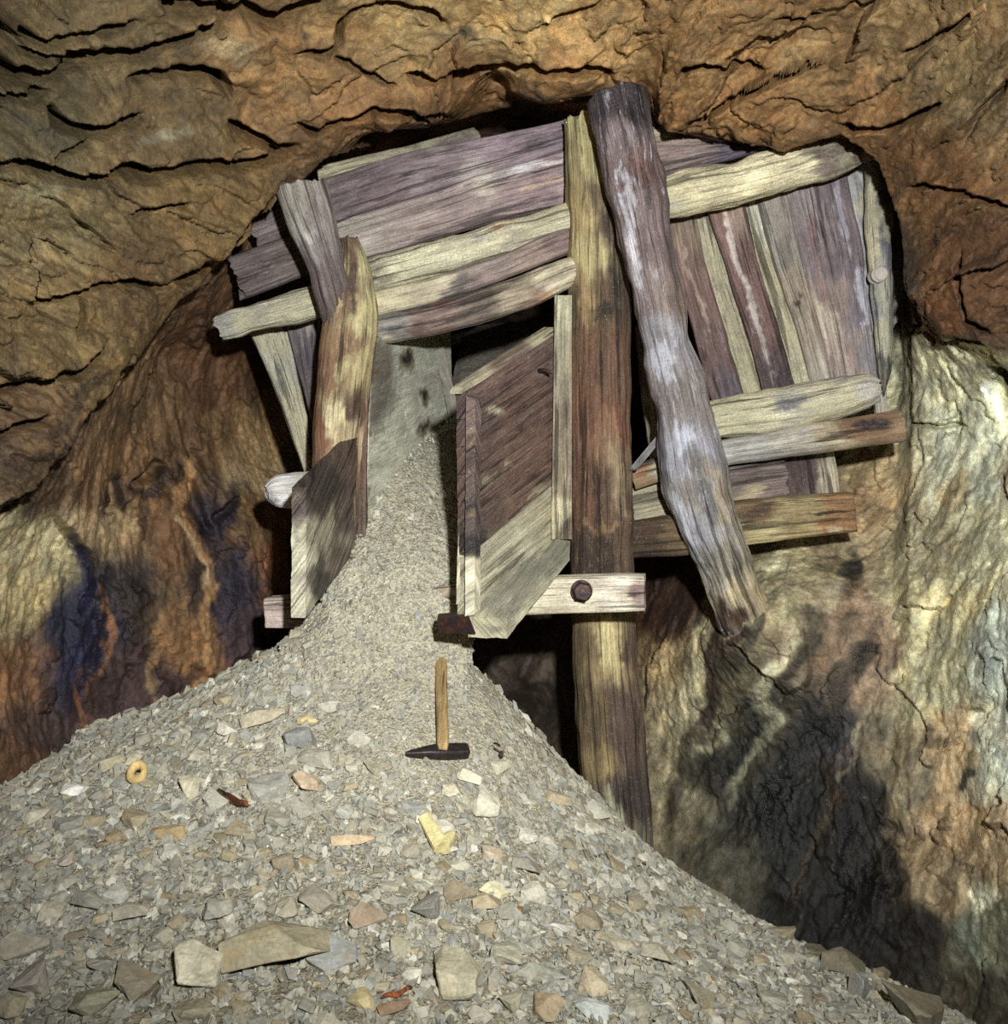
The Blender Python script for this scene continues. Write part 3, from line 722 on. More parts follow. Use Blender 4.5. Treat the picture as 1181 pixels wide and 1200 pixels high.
def build_heap():
    xs = np.arange(-1.75, 1.65, 0.0085); ys = np.concatenate([np.arange(0.3, 1.75, 0.05), np.arange(1.75, 3.62, 0.0085), np.arange(3.62, 4.5, 0.03)])
    X, Y = np.meshgrid(xs, ys)
    Z = heap_z(X.ravel(), Y.ravel()).reshape(X.shape)
    # the crest under the chute mouth stays below the chute fill
    V1 = np.stack([X, Y, Z], -1).reshape(-1, 3)
    i1 = np.arange(X.size).reshape(X.shape)
    q1 = np.stack([i1[:-1, :-1], i1[:-1, 1:], i1[1:, 1:], i1[1:, :-1]], -1).reshape(-1, 4)
    # the run of fine rock inside the chute: left edge, right edge, along it
    L = [P(352, 830, 3.0), P(362, 726, 3.17), P(395, 690, 3.33), P(422, 640, 3.45), P(427, 592, 3.56), P(472, 535, 3.82), P(524, 490, 4.28), P(545, 420, 5.0), P(560, 380, 5.8)]
    R = [P(545, 870, 3.0), P(526, 758, 3.2), P(556, 686, 3.36), P(558, 642, 3.47), P(543, 596, 3.72), P(545, 540, 4.05), P(590, 470, 4.5), P(690, 405, 5.2), P(740, 375, 5.8)]
    L, R = np.array(L), np.array(R)
    tk = np.linspace(0, 1, len(L)); t = np.linspace(0, 1, 330); s = np.linspace(-0.6, 1.5, 190)
    Li = np.stack([np.interp(t, tk, L[:, k]) for k in range(3)], 1); Ri = np.stack([np.interp(t, tk, R[:, k]) for k in range(3)], 1)
    ker = np.exp(-np.linspace(-2, 2, 41) ** 2); ker /= ker.sum()
    for W in (Li, Ri):
        for k in range(3): W[:, k] = np.convolve(np.pad(W[:, k], 20, 'edge'), ker, 'valid')
    S, T = np.meshgrid(s, np.arange(len(t)))
    b = S.ravel()
    yy = Li[T.ravel(), 1] * 0.5 + Ri[T.ravel(), 1] * 0.5
    open_ = 1 - sstep(3.22, 3.40, yy)
    b = np.clip(b, -0.08 - 0.52 * open_, 1.02 + 0.06 * open_)
    V2 = Li[T.ravel()] * (1 - b)[:, None] + Ri[T.ravel()] * b[:, None]
    V2[:, 2] += 0.035 * np.sin(np.clip(b, 0, 1) * math.pi) + 0.02 * fbm(V2 * 5, 3) + 0.004 * fbm(V2 * 60, 3)
    V2[:, 2] -= 0.40 * np.clip(-b, 0, 1) + 0.45 * np.clip(b - 1, 0, 1)
    bl = sstep(3.08, 3.40, V2[:, 1])
    V2[:, 2] = (heap_z(V2[:, 0], V2[:, 1]) - 0.03) * (1 - bl) + V2[:, 2] * bl
    i2 = np.arange(len(V2)).reshape(S.shape) + len(V1)
    q2 = np.stack([i2[:-1, :-1], i2[:-1, 1:], i2[1:, 1:], i2[1:, :-1]], -1).reshape(-1, 4)
    V = np.concatenate([V1, V2])
    TONGUE.append(V2)
    px, py = proj(V)
    col = shade(px, py, V.astype(f32), GRAV_G, [], [], warp=30, wfreq=4, gain=1.12)
    col[:, :3] = desat(col[:, :3], 0.85) * (1 + 0.22 * sstep(760, 690, py) - 0.28 * sstep(860, 1150, py))[:, None] * np.array([1.0, 1.0, 1.0])  # darker towards the front: flash falloff put into the colour, plus dirtier gravel
    col[:, :3] *= (1 + 0.16 * fbm(V * 9, 4))[:, None]
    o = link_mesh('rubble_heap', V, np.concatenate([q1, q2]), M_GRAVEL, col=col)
    tag(o, 'heap of fine grey-tan gravel and sand spilling out of the chute', 'gravel heap', kind='stuff')


# ---------------------------------------------------------------- stones
def stone_mesh(rs, n=16, flat=0.62, bevel=0.06):
    bm = bmesh.new()
    for _ in range(n):
        v = rs.normal(size=3); v /= np.linalg.norm(v)
        v *= 0.8 + 0.25 * rs.rand()
        v = np.sign(v) * np.abs(v) ** 0.85
        bm.verts.new((v[0] * 0.5, v[1] * 0.5 * (0.65 + 0.35 * rs.rand()), v[2] * 0.5 * flat))
    r = bmesh.ops.convex_hull(bm, input=bm.verts)
    bmesh.ops.delete(bm, geom=list({g for g in r['geom_interior'] + r['geom_unused'] if isinstance(g, bmesh.types.BMVert)}), context='VERTS')
    bmesh.ops.dissolve_limit(bm, angle_limit=0.22, verts=bm.verts, edges=bm.edges)
    if bevel:
        bmesh.ops.bevel(bm, geom=list(bm.edges), offset=bevel * 0.5, offset_type='OFFSET', segments=1, affect='EDGES', profile=0.5, clamp_overlap=True)
    if bevel:
        bmesh.ops.triangulate(bm, faces=bm.faces)
        bmesh.ops.subdivide_edges(bm, edges=[e for e in bm.edges if e.calc_length() > 0.12], cuts=2, use_grid_fill=True)
        bmesh.ops.triangulate(bm, faces=bm.faces)
        cc = np.array([v.co[:] for v in bm.verts])
        nz = 0.035 * np.stack([fbm(cc * 4 + 9 * k + n * 3.3, 3, 0.6) for k in range(3)], 1)
        for v, dv in zip(bm.verts, nz): v.co += Vector(dv)
    co = np.array([v.co[:] for v in bm.verts])
    ext = co.max(0) - co.min(0)
    for v in bm.verts:
        v.co.x /= ext[0]; v.co.y /= ext[0]; v.co.z /= ext[0]
    bmesh.ops.recalc_face_normals(bm, faces=bm.faces)
    return bm


STONES = []
for k in range(26):
    rs = np.random.RandomState(100 + k)
    bm = stone_mesh(rs, 9 + k % 9, 0.42 + 0.5 * rs.rand(), 0.045)
    me = bpy.data.meshes.new('rubble_stone')
    bm.to_mesh(me); bm.free()
    me.materials.append(M_STONE)
    co = np.array([v.co[:] for v in me.vertices]); STONES.append((me, co.max(0) - co.min(0)))


def place_stone(px, py, w, h, col, label, group=None, rot=None, cat='stone', name='rubble_stone', proto=None, embed=0.3, tilt=0.6, hit=None, tall=False):
    p = heap_hit(px, py + h * 0.25) if hit is None else hit
    if p is None: return None
    me, ext = STONES[proto if proto is not None else random.randrange(len(STONES))]
    o = bpy.data.objects.new(name, me)
    COL.objects.link(o)
    m = p[1] / F
    W, H = w * m, h * m
    n = heap_normal(p[0], p[1])
    up = Vector((n * tilt + np.array([0, -0.35, 0.5]) * (1 - tilt))).normalized()
    xa = Vector((1, 0, 0)); a = math.radians(rot if rot is not None else random.uniform(-35, 35))
    xa = (xa - up * xa.dot(up)).normalized(); ya = up.cross(xa)
    # turn within the surface
    xr = xa * math.cos(a) + ya * math.sin(a); yr = up.cross(xr)
    sx = W / ext[0]
    # depth of the stone along the slope so that its seen height is about H
    vis_y = abs(ya.z) * 0.95 + abs(ya.y) * 0.3 + 0.1; vis_z = abs(up.z) * 0.75 + 0.35
    sy = max(0.35 * W, H * 0.72 / max(vis_y, .3)) / ext[1]; sz = max(0.22 * W, min(0.75 * H, 0.6 * W)) / ext[2]
    if tall: sy, sz = 0.75 * W / ext[1], 0.95 * H / ext[2]
    R = Matrix((xr, yr, up)).transposed().to_4x4()
    o.matrix_world = Matrix.Translation(Vector(p) + up * (0.5 - embed) * sz * ext[2]) @ R @ Matrix.Diagonal((sx, sy, sz, 1))
    c = (desat(lin(col), 0.62) * 0.82 + 0.18 * lin((160, 152, 126))) * np.array([1.02, 1.02, 0.94]) * (1.15 - 0.25 * min(max((py - 850) / 350, 0), 1))  # stone colour drops towards the front, standing in for the fading flash
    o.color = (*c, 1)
    tag(o, label, cat, group)
    return o


BIG = [  # px, py, w, h, colour, label, turn
    (324, 1112, 128, 70, (150, 138, 100), 'largest long tan slab lying low at the front of the heap', 10, 17),
    (229, 1128, 68, 62, (196, 186, 152), 'pale angular block butted against the left end of the longest slab', -25, 8),
    (394, 1112, 44, 62, (142, 148, 150), 'upright blue-grey stone right of the longest slab', 70, 2),
    (534, 1134, 62, 80, (176, 166, 128), 'large rounded oval tan stone with dark rim at the front', 50, 5),
    (334, 1058, 34, 44, (168, 156, 128), 'tan upright block on the slope above the longest slab', 75, 4),
    (375, 1052, 52, 30, (150, 138, 120), 'brownish flat stone right of the upright tan block', -20, 3),
    (565, 940, 40, 38, (204, 198, 172), 'pale triangular stone below the hammer head', 20, 6),
    (318, 914, 48, 48, (160, 160, 152), 'large grey slab in the middle of the left slope', 15, 7),
    (357, 917, 36, 28, (206, 170, 128), 'orange and white stone touching the grey slab', -15, 8),
    (306, 841, 54, 27, (192, 176, 140), 'long cream stone high on the slope', 10, 9),
    (266, 856, 26, 20, (206, 202, 188), 'white chip beside the long cream stone', -30, 10),
    (371, 756, 30, 24, (206, 180, 120), 'cream and brown block at the very top of the slope', 0, 11),
    (395, 757, 24, 23, (210, 206, 184), 'white block at the very top beside the brown banded one', 5, 12),
    (351, 866, 38, 32, (122, 128, 134), 'dark blue-grey stone under a small yellow one', -10, 13),
    (361, 843, 26, 14, (208, 180, 96), 'small yellow stone on the dark blue-grey stone', 0, 14),
    (376, 888, 46, 26, (160, 156, 138), 'flat grey stone right of the dark blue-grey one', -12, 15),
    (137, 1045, 34, 32, (166, 164, 154), 'grey stone upper of two on the lower left slope', 30, 16),
    (154, 1071, 40, 28, (158, 150, 130), 'grey-brown stone lower of two on the lower left slope', 8, 17),
    (44, 1147, 46, 50, (150, 138, 134), 'big purplish grey stone in the bottom left corner', 40, 18),
    (28, 1107, 60, 36, (150, 142, 122), 'wide flat grey stone at the left edge near the bottom', 0, 19),
    (162, 1141, 56, 42, (130, 120, 96), 'wide brown-grey stone left of the longest slab', -14, 20),
    (112, 1172, 60, 36, (134, 130, 98), 'flat olive-grey stone along the bottom edge at left', 5, 21),
    (230, 1180, 46, 34, (142, 132, 98), 'tan stone on the bottom edge below the pale block', 20, 22),
    (14, 1172, 34, 46, (156, 146, 112), 'tan stone cut by the bottom left corner', 60, 23),
    (410, 984, 52, 18, (206, 168, 116), 'long orange-tan stone in the middle of the slope', 4, 9),
    (221, 921, 30, 32, (198, 186, 150), 'cream upright stone on the left slope', 60, 24),
    (204, 976, 48, 19, (172, 138, 66), 'ochre-brown flat stone on the left slope', -4, 15),
    (211, 958, 30, 11, (214, 210, 198), 'thin white flat stone above the ochre-brown one', 0, 14),
    (199, 997, 24, 26, (184, 182, 170), 'light grey squarish stone below the ochre-brown one', 10, 25),
    (78, 1006, 22, 28, (188, 168, 158), 'pinkish upright stone on the far left slope', 75, 4),
    (88, 925, 34, 19, (226, 224, 220), 'bright white stone near the left rim of the heap', 12, 3),
    (42, 957, 32, 20, (186, 178, 152), 'elongated pale stone at the left rim of the heap', 38, 9),
    (577, 1043, 34, 19, (216, 206, 150), 'pale yellow leaf-shaped stone right of the yellow fork', -18, 6),
    (569, 1060, 36, 28, (168, 146, 100), 'brown stone under the pale yellow leaf-shaped one', 10, 17),
    (645, 1081, 38, 20, (190, 184, 178), 'whitish flat stone right of centre near the bottom', -12, 12),
    (719, 1099, 24, 40, (164, 152, 122), 'tall narrow tan stone standing low on the right', 80, 5),
    (592, 1118, 38, 40, (150, 146, 122), 'grey-olive stone right of the large oval one', 40, 8),
    (634, 1132, 24, 56, (146, 148, 134), 'long grey shard standing near the bottom centre', 85, 2),
    (693, 1150, 34, 36, (184, 164, 122), 'tan diamond-shaped stone near the bottom', 30, 6),
    (640, 1176, 36, 36, (160, 132, 84), 'brown triangular stone on the bottom edge', 60, 1),
    (700, 1186, 46, 24, (174, 182, 180), 'pale blue-white slab on the bottom edge right of centre', -30, 15),
    (1058, 1168, 72, 66, (104, 94, 74), 'largest dark brown boulder at the right foot of the heap', 0, 20),
    (1002, 1152, 34, 46, (136, 138, 140), 'blue-grey block left of the largest dark boulder', 70, 16),
    (985, 1130, 52, 30, (92, 86, 62), 'dark olive slab behind the blue-grey block', -18, 17),
    (955, 1112, 34, 26, (104, 96, 72), 'dark olive stone at the foot of the black wet wall', 10, 22),
    (1022, 1122, 26, 22, (110, 104, 84), 'small dark block against the wall left of the largest dark boulder', 0, 11),
    (916, 1098, 36, 22, (132, 126, 104), 'grey stone along the right rim below the wet wall', -10, 18),
    (822, 1032, 44, 30, (158, 128, 66), 'ochre-brown slab beside the foot of the tall post', -16, 15),
    (800, 1008, 40, 18, (142, 134, 98), 'thin olive slab stacked above the ochre-brown one', -6, 9),
    (778, 1000, 30, 18, (136, 130, 104), 'small grey slab touching the foot of the tall post', 0, 14),
    (842, 1052, 26, 16, (140, 130, 104), 'small tan-grey stone below the ochre-brown slab', 12, 3),
    (690, 916, 14, 9, (206, 206, 196), 'small white stone against the left foot of the post', 0, 12),
    (405, 950, 26, 22, (160, 160, 150), 'grey block on the slope below the orange and white stone', 10, 16),
    (437, 896, 24, 18, (170, 160, 130), 'tan block on the slope left of the hammer head', 0, 20),
    (484, 944, 28, 20, (156, 160, 158), 'bluish-grey stone left below the hammer head', -10, 7),
    (528, 925, 20, 22, (206, 196, 160), 'cream stone just below the hammer head', 50, 10),
    (574, 998, 24, 28, (190, 168, 136), 'pinkish-tan stone right of the yellow fork', 70, 25),
    (480, 1000, 24, 20, (164, 152, 128), 'brownish stone left of the yellow fork', 20, 13),
    (430, 1075, 44, 34, (150, 122, 92), 'rusty brown and white stone above the large oval one', -8, 19),
    (465, 1110, 30, 30, (160, 152, 120), 'olive-tan stone left of the large oval one', 30, 24),
    (420, 1172, 30, 36, (182, 160, 84), 'yellow-ochre block on the bottom edge', 70, 11),
    (460, 1182, 40, 18, (128, 84, 44), 'long rust-brown piece on the bottom edge', 18, 9),
    (655, 1035, 22, 16, (168, 160, 132), 'tan stone halfway down the right slope', 0, 21),
    (768, 1120, 40, 26, (154, 146, 120), 'grey-tan slab low on the right slope', -14, 17),
    (860, 1110, 34, 24, (152, 148, 130), 'grey stone low on the right slope nearest the rim', 10, 16),
    (815, 1160, 40, 30, (146, 136, 108), 'olive-brown stone near the bottom on the right', -10, 20),
    (905, 1170, 36, 26, (150, 146, 130), 'light grey stone near the bottom right', 14, 7),
    (600, 1175, 30, 28, (156, 148, 116), 'olive stone between the oval and triangular ones on the bottom edge', 0, 18),
    (750, 1180, 44, 26, (150, 144, 118), 'grey-olive slab on the bottom edge right of the blue-white slab', -8, 3),
]


def build_stones():
    taken = []
    rim = (1058, 1002, 985, 955, 1022, 916)
    for (px, py, w, h, c, lb, rot, pr) in BIG:
        if px in rim:               # boulders standing up along the right foot of the heap
            for k in range(40):
                p = heap_hit(px, py + 0.3 * h + 2 * k)
                if p is not None and p[1] < 3.08: break
            place_stone(px, py, w, h, c, lb, 'larger stones on the heap', rot, proto=pr, embed=0.12, tilt=0.1, hit=p, tall=True)
        else:
            place_stone(px, py, w, h, c, lb, 'larger stones on the heap', rot, proto=pr, embed=0.14)
        taken.append((px, py, max(w, h) * 0.55))
    # the rest of the three hundred largest
    rs = np.random.RandomState(5)
    pal = {'grey': [(152, 150, 138), (162, 158, 142), (142, 142, 136), (152, 152, 146)], 'tan': [(174, 160, 122), (166, 146, 104), (178, 156, 112), (158, 140, 98)], 'pale': [(204, 198, 176), (196, 192, 174), (208, 200, 168)],
           'brown': [(150, 128, 88), (140, 120, 90), (156, 130, 84)]}
    n = 0; tries = 0
    while n < 232 and tries < 60000:
        tries += 1
        py = 770 + 430 * rs.rand() ** 0.62; px = rs.uniform(0, 1090)
        rimL = np.interp(px, [0, 120, 230, 350, 480, 540, 620, 700, 765, 850, 960, 1090], [958, 890, 822, 745, 760, 790, 860, 940, 1020, 1075, 1125, 1195])
        if py < rimL + 8: continue
        if abs(px - 515) < 45 and 750 < py < 900: continue
        fine = math.exp(-(((px - 520) / 150) ** 2 + ((py - 800) / 120) ** 2))
        if rs.rand() < fine * 1.2: continue
        low = np.clip((py - 800) / 400, 0, 1)
        w = 16 + rs.exponential(5 + 12 * low); w = min(w, 24 + 28 * low)
        if any((px - a) ** 2 + (py - b) ** 2 < (r * 0.85 + w * 0.38) ** 2 for a, b, r in taken): continue
        h = w * rs.uniform(0.5, 0.85)
        kc = rs.choice(['grey', 'grey', 'grey', 'grey', 'tan', 'tan', 'pale', 'pale', 'brown'])
        c = np.array(pal[kc][rs.randint(len(pal[kc]))]) * rs.uniform(0.9, 1.06)
        dim = 1 - 0.12 * low  # lower stones dimmed in colour where the flash fades
        reg = 'front foot' if py > 1085 else ('left side' if px < 330 else ('right side' if px > 640 else 'middle slope'))
        lb = f'{kc} angular rubble stone loose on the {reg} of the gravel heap'
        if place_stone(px, py, w, h, tuple(c * dim), lb, f'{kc} rubble stones on the {reg} of the heap', proto=rs.randint(len(STONES)), embed=0.18) is None: continue
        taken.append((px, py, w * 0.5)); n += 1
    # the countless small chips: one object
    protos = []
    for k in range(14):
        bm = stone_mesh(np.random.RandomState(300 + k), 9, 0.6 + 0.4 * (k % 3) / 2, 0)
        bmesh.ops.triangulate(bm, faces=bm.faces)
        bm.verts.ensure_lookup_table(); bm.verts.index_update()
        protos.append((np.array([v.co[:] for v in bm.verts]), np.array([[v.index for v in f.verts] for f in bm.faces])))
        bm.free()
    Vs, Ts, Cs = [], [], []; off = 0
    NCH = 46000
    y = 1.85 + 1.75 * rs.rand(NCH); x = -1.6 + 3.1 * rs.rand(NCH)
    z = heap_z(x, y)
    tz = TONGUE[0]; tz = tz[(tz[:, 1] > 3.08) & (tz[:, 1] < 4.4)]
    pick = tz[rs.randint(len(tz), size=9000)] + rs.normal(size=(9000, 3)) * np.array([0.004, 0.006, 0.001])
    pick = pick[pick[:, 2] > heap_z(pick[:, 0], pick[:, 1]) - 0.01]
    x = np.append(x, pick[:, 0]); y = np.append(y, pick[:, 1]); z = np.append(z, pick[:, 2])
    V0 = np.stack([x, y, z], 1)
    px, py = proj(V0)
    e = 0.05
    gx = (heap_z(x + e, y, False) - heap_z(x - e, y, False)) / (2 * e); gy = (heap_z(x, y + e, False) - heap_z(x, y - e, False)) / (2 * e)
    keep = (px > -20) & (px < 1200) & (py < 1215) & (z > 0.05)
    pals = np.array([lin(c) for c in [(156, 154, 142), (168, 162, 142), (140, 142, 140), (178, 168, 136), (164, 144, 104), (206, 200, 178), (136, 118, 88), (150, 156, 160), (182, 160, 118), (120, 116, 104)]])
    for i in np.nonzero(keep)[0]:
        fine = math.exp(-(((px[i] - 520) / 170) ** 2 + ((py[i] - 790) / 150) ** 2))
        s = (2.6 + rs.exponential(4.4)) * (1 - 0.62 * fine) * (0.8 + 0.45 * np.clip((py[i] - 850) / 350, 0, 1))
        if py[i] < 730: s = 1.8 + rs.exponential(1.6) * (0.5 + 0.5 * (py[i] > 560))
        s = min(s, 15) * y[i] / F
        pv, pt = protos[rs.randint(14)]
        a = rs.uniform(0, 6.28); b = rs.normal() * 0.4; g = rs.normal() * 0.4
        ca, sa, cb, sb, cg, sg = math.cos(a), math.sin(a), math.cos(b), math.sin(b), math.cos(g), math.sin(g)
        R = np.array([[ca, -sa, 0], [sa, ca, 0], [0, 0, 1]]) @ np.array([[1, 0, 0], [0, cb, -sb], [0, sb, cb]]) @ np.array([[cg, 0, sg], [0, 1, 0], [-sg, 0, cg]])
        q = (pv * s) @ R.T
        q[:, 2] += q[:, 0] * gx[i] * 0.8 + q[:, 1] * gy[i] * 0.8
        Vs.append(q + V0[i] + (0, 0, s * 0.12)); Ts.append(pt + off); off += len(pv)
        c = pals[rs.choice(10, p=[.2, .2, .12, .14, .07, .09, .04, .06, .05, .03])] * rs.uniform(0.8, 1.2)
        c = (desat(c, 0.45) * 0.72 + 0.28 * lin((162, 156, 132))) * np.array([1.02, 1.03, 0.95]) * (1.12 - 0.38 * np.clip((py[i] - 850) / 350, 0, 1))  # chips darken downslope: weaker flash light and dirtier rubble, both in the colour
        Cs.append(np.repeat(c[None], len(pv), 0))
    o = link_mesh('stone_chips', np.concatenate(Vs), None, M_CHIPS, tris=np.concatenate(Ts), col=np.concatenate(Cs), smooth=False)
    tag(o, 'countless small grey and tan stone chips strewn over the gravel heap', 'stone chips', kind='stuff')


# ---------------------------------------------------------------- timber
def timber(name, st, guides, mat, thick=None, n=2.2, spots=(), strokes=(), parent=None, face=(0, -1, 0), amp=0.006, lump=0.012, jag=0.02, crack=0.012, step=0.0056, warp=9, seed=0, gain=1.32, cut=(0, 0)):
    """a log (n about 2) or plank (n large) through stations (xl, yl, xr, yr, depth) that give its two seen edges"""
    C, Wd = [], []
    mids = [((s[0] + s[2]) / 2, (s[1] + s[3]) / 2) for s in st]
    for i, s in enumerate(st):
        a = mids[max(i - 1, 0)]; b = mids[min(i + 1, len(st) - 1)]
        tx, ty = b[0] - a[0], b[1] - a[1]; l = math.hypot(tx, ty)
        w = abs((s[2] - s[0]) * ty - (s[3] - s[1]) * tx) / l
        C.append(P(mids[i][0], mids[i][1], s[4])); Wd.append(w * s[4] / F / 2)
    C, Wd = np.array(C), np.array(Wd)
    cum = np.concatenate([[0], np.cumsum(np.linalg.norm(np.diff(C, axis=0), axis=1))])
    L = cum[-1]
    nr = max(6, int(L / step))
    u = np.linspace(0, L, nr)
    S = np.stack([np.interp(u, cum, C[:, k]) for k in range(3)], 1); Wi = np.interp(u, cum, Wd)
    kw = max(3, int(nr * 0.10) | 1)
    ker = np.hanning(kw + 2)[1:-1]; ker /= ker.sum()
    if len(st) > 2:
        for k in range(3):
            a = S[:, k]; h = kw // 2
            pad = np.concatenate([2 * a[0] - a[h:0:-1], a, 2 * a[-1] - a[-2:-h - 2:-1]])
            S[:, k] = np.convolve(pad, ker, 'valid')
        Wi = np.convolve(np.pad(Wi, kw // 2, 'edge'), ker, 'valid')
    T = np.gradient(S, axis=0); T /= np.linalg.norm(T, axis=1)[:, None]
    Nn = np.array(face, float)[None] - (T @ np.array(face, float))[:, None] * T
    Nn /= np.linalg.norm(Nn, axis=1)[:, None]
    Uu = np.cross(T, Nn)
    a = np.linspace(0, 2 * math.pi, 721)[:-1]
    if thick is not None: lump *= 0.45
    A0 = float(np.mean(Wi)); B0 = A0 if thick is None else thick / 2
    cu_ = np.sign(np.cos(a)) * np.abs(np.cos(a)) ** (2 / n); cn_ = np.sign(np.sin(a)) * np.abs(np.sin(a)) ** (2 / n)
    xy = np.stack([cu_ * A0, cn_ * B0], 1)
    seg = np.linalg.norm(np.diff(np.vstack([xy, xy[:1]]), axis=0), axis=1); cs = np.concatenate([[0], np.cumsum(seg)])
    per = cs[-1]; nc = max(16, int(per / step))
    v = np.linspace(0, per, nc, endpoint=False)
    cuv = np.interp(v, cs, np.append(cu_, cu_[0])); cnv = np.interp(v, cs, np.append(cn_, cn_[0]))
    Bw = Wi if thick is None else np.full(nr, thick / 2)
    off = seed * 13.7 + len(name) + st[0][0] * 0.37
    UU, VV = np.meshgrid(u, v, indexing='ij')
    ang = VV / per * 2 * math.pi
    ring = per / (2 * math.pi)
    g3 = np.stack([UU * 1.4, np.cos(ang) * ring * 26, np.sin(ang) * ring * 26], -1).reshape(-1, 3) + off
    d = amp * fbm(g3, 4, 0.6)
    g4 = np.stack([UU * 0.9, np.cos(ang) * ring * 15, np.sin(ang) * ring * 15], -1).reshape(-1, 3) + off + 31
    cr_ = 1 - np.abs(fbm(g4, 3, 0.5)) * 9
    d -= crack * np.clip(cr_, 0, 1) * sstep(0.0, 0.3, perlin(g4 * 0.5 + 7) + 0.1)
    d = d.reshape(nr, nc)
    base = S[:, None] + Uu[:, None] * (cuv[None] * Wi[:, None])[..., None] + Nn[:, None] * (cnv[None] * Bw[:, None])[..., None]
    d += (lump * fbm(base.reshape(-1, 3) * 5 + off, 3)).reshape(nr, nc)
    nx = cuv / A0; ny = cnv / B0
    nx = np.sign(nx) * np.abs(nx) ** (n - 1) if n < 4 else np.where(np.abs(cuv) > 0.97, np.sign(cuv), cuv * 0.25)
    ny = np.sign(ny) * np.abs(ny) ** (n - 1) if n < 4 else np.where(np.abs(cnv) > 0.9, np.sign(cnv), cnv * 0.25)
    nl = np.sqrt(nx * nx + ny * ny) + 1e-9; nx, ny = nx / nl, ny / nl
    V = base + Uu[:, None] * (nx[None] * d)[..., None] + Nn[:, None] * (ny[None] * d)[..., None]
    # ragged or slanted ends
    je = fbm(np.stack([np.cos(v / per * 6.283) * ring * 22, np.sin(v / per * 6.283) * ring * 22, np.zeros(nc)], 1) + off, 3)
    for end in (0, 1):
        dist = u if end == 0 else L - u
        fall = np.exp(-(dist / 0.04) ** 2)
        sg = -1 if end == 0 else 1
        V += sg * T[:, None] * (fall[:, None] * (jag * je[None] + cut[end] * cnv[None]))[..., None]
    grid = V.reshape(-1, 3)
    G = np.stack([UU, VV, np.full_like(UU, off)], -1).reshape(-1, 3)
    idx = np.arange(nr * nc).reshape(nr, nc)
    q = np.stack([idx[:-1], np.roll(idx, -1, 1)[:-1], np.roll(idx, -1, 1)[1:], idx[1:]], -1).reshape(-1, 4)
    quads = [q]; tris = []; extraV = []; extraG = []; nv = len(grid)
    for end in (0, 1):
        ringi = idx[0] if end == 0 else idx[-1]
        rc = V[0 if end == 0 else -1]; cen = rc.mean(0)
        prev = ringi
        for f in (0.97, 0.66, 0.33):
            nvs = cen + (rc - cen) * f + (T[0] if end == 0 else -T[-1]) * (0.004 * (f < 0.9)) + 0.003 * np.stack([fbm(rc * 60 + f * 9, 2)] * 3, 1)
            extraV.append(nvs)
            extraG.append(np.stack([np.full(nc, 40.0) + f, np.cos(ang[0]) * ring * f * 0.5 + 9, np.sin(ang[0]) * ring * f * 0.5], -1))
            cur = nv + np.arange(nc); nv += nc
            qq = np.stack([prev, cur, np.roll(cur, -1), np.roll(prev, -1)], -1)
            quads.append(qq if end == 0 else qq[:, ::-1])
            prev = cur
        extraV.append(cen[None]); extraG.append(np.array([[40.0, 9, 0]]))
        c = np.full(nc, nv); nv += 1
        tt = np.stack([prev, c, np.roll(prev, -1)], -1)
        tris.append(tt if end == 0 else tt[:, ::-1])
    VV_ = np.concatenate([grid] + extraV); GG = np.concatenate([G] + extraG)
    px, py = proj(VV_)
    # colour guides are stretched along the grain by warping with streaky noise
    dx, dy = mids[-1][0] - mids[0][0], mids[-1][1] - mids[0][1]; l = math.hypot(dx, dy); dx /= l; dy /= l
    sw = fbm(np.stack([GG[:, 0] * 2.2, GG[:, 1] * 30, GG[:, 2]], 1), 5, 0.68) * warp * 3.4
    col = shade(px + dx * sw, py + dy * sw, VV_.astype(f32), guides, spots, strokes, warp=warp, wfreq=9, gain=gain)
    col[:, :3] = desat(col[:, :3], 0.62)
    if mat is M_WR: col[:, :3] *= np.array([1.14, 1.20, 0.98])
    quads = np.concatenate(quads); tris = np.concatenate(tris)
    o = link_mesh(name, VV_, quads[:, ::-1], mat, parent=parent, col=col, grain=GG, tris=tris[:, ::-1], smooth=True)
    return o


PUR = (118, 98, 98); PURD = (84, 66, 66); YEL = (182, 174, 124); TAN = (158, 138, 98); GRY = (150, 148, 138); BRN = (104, 70, 46); DRK = (52, 38, 32); WHT = (206, 206, 206)


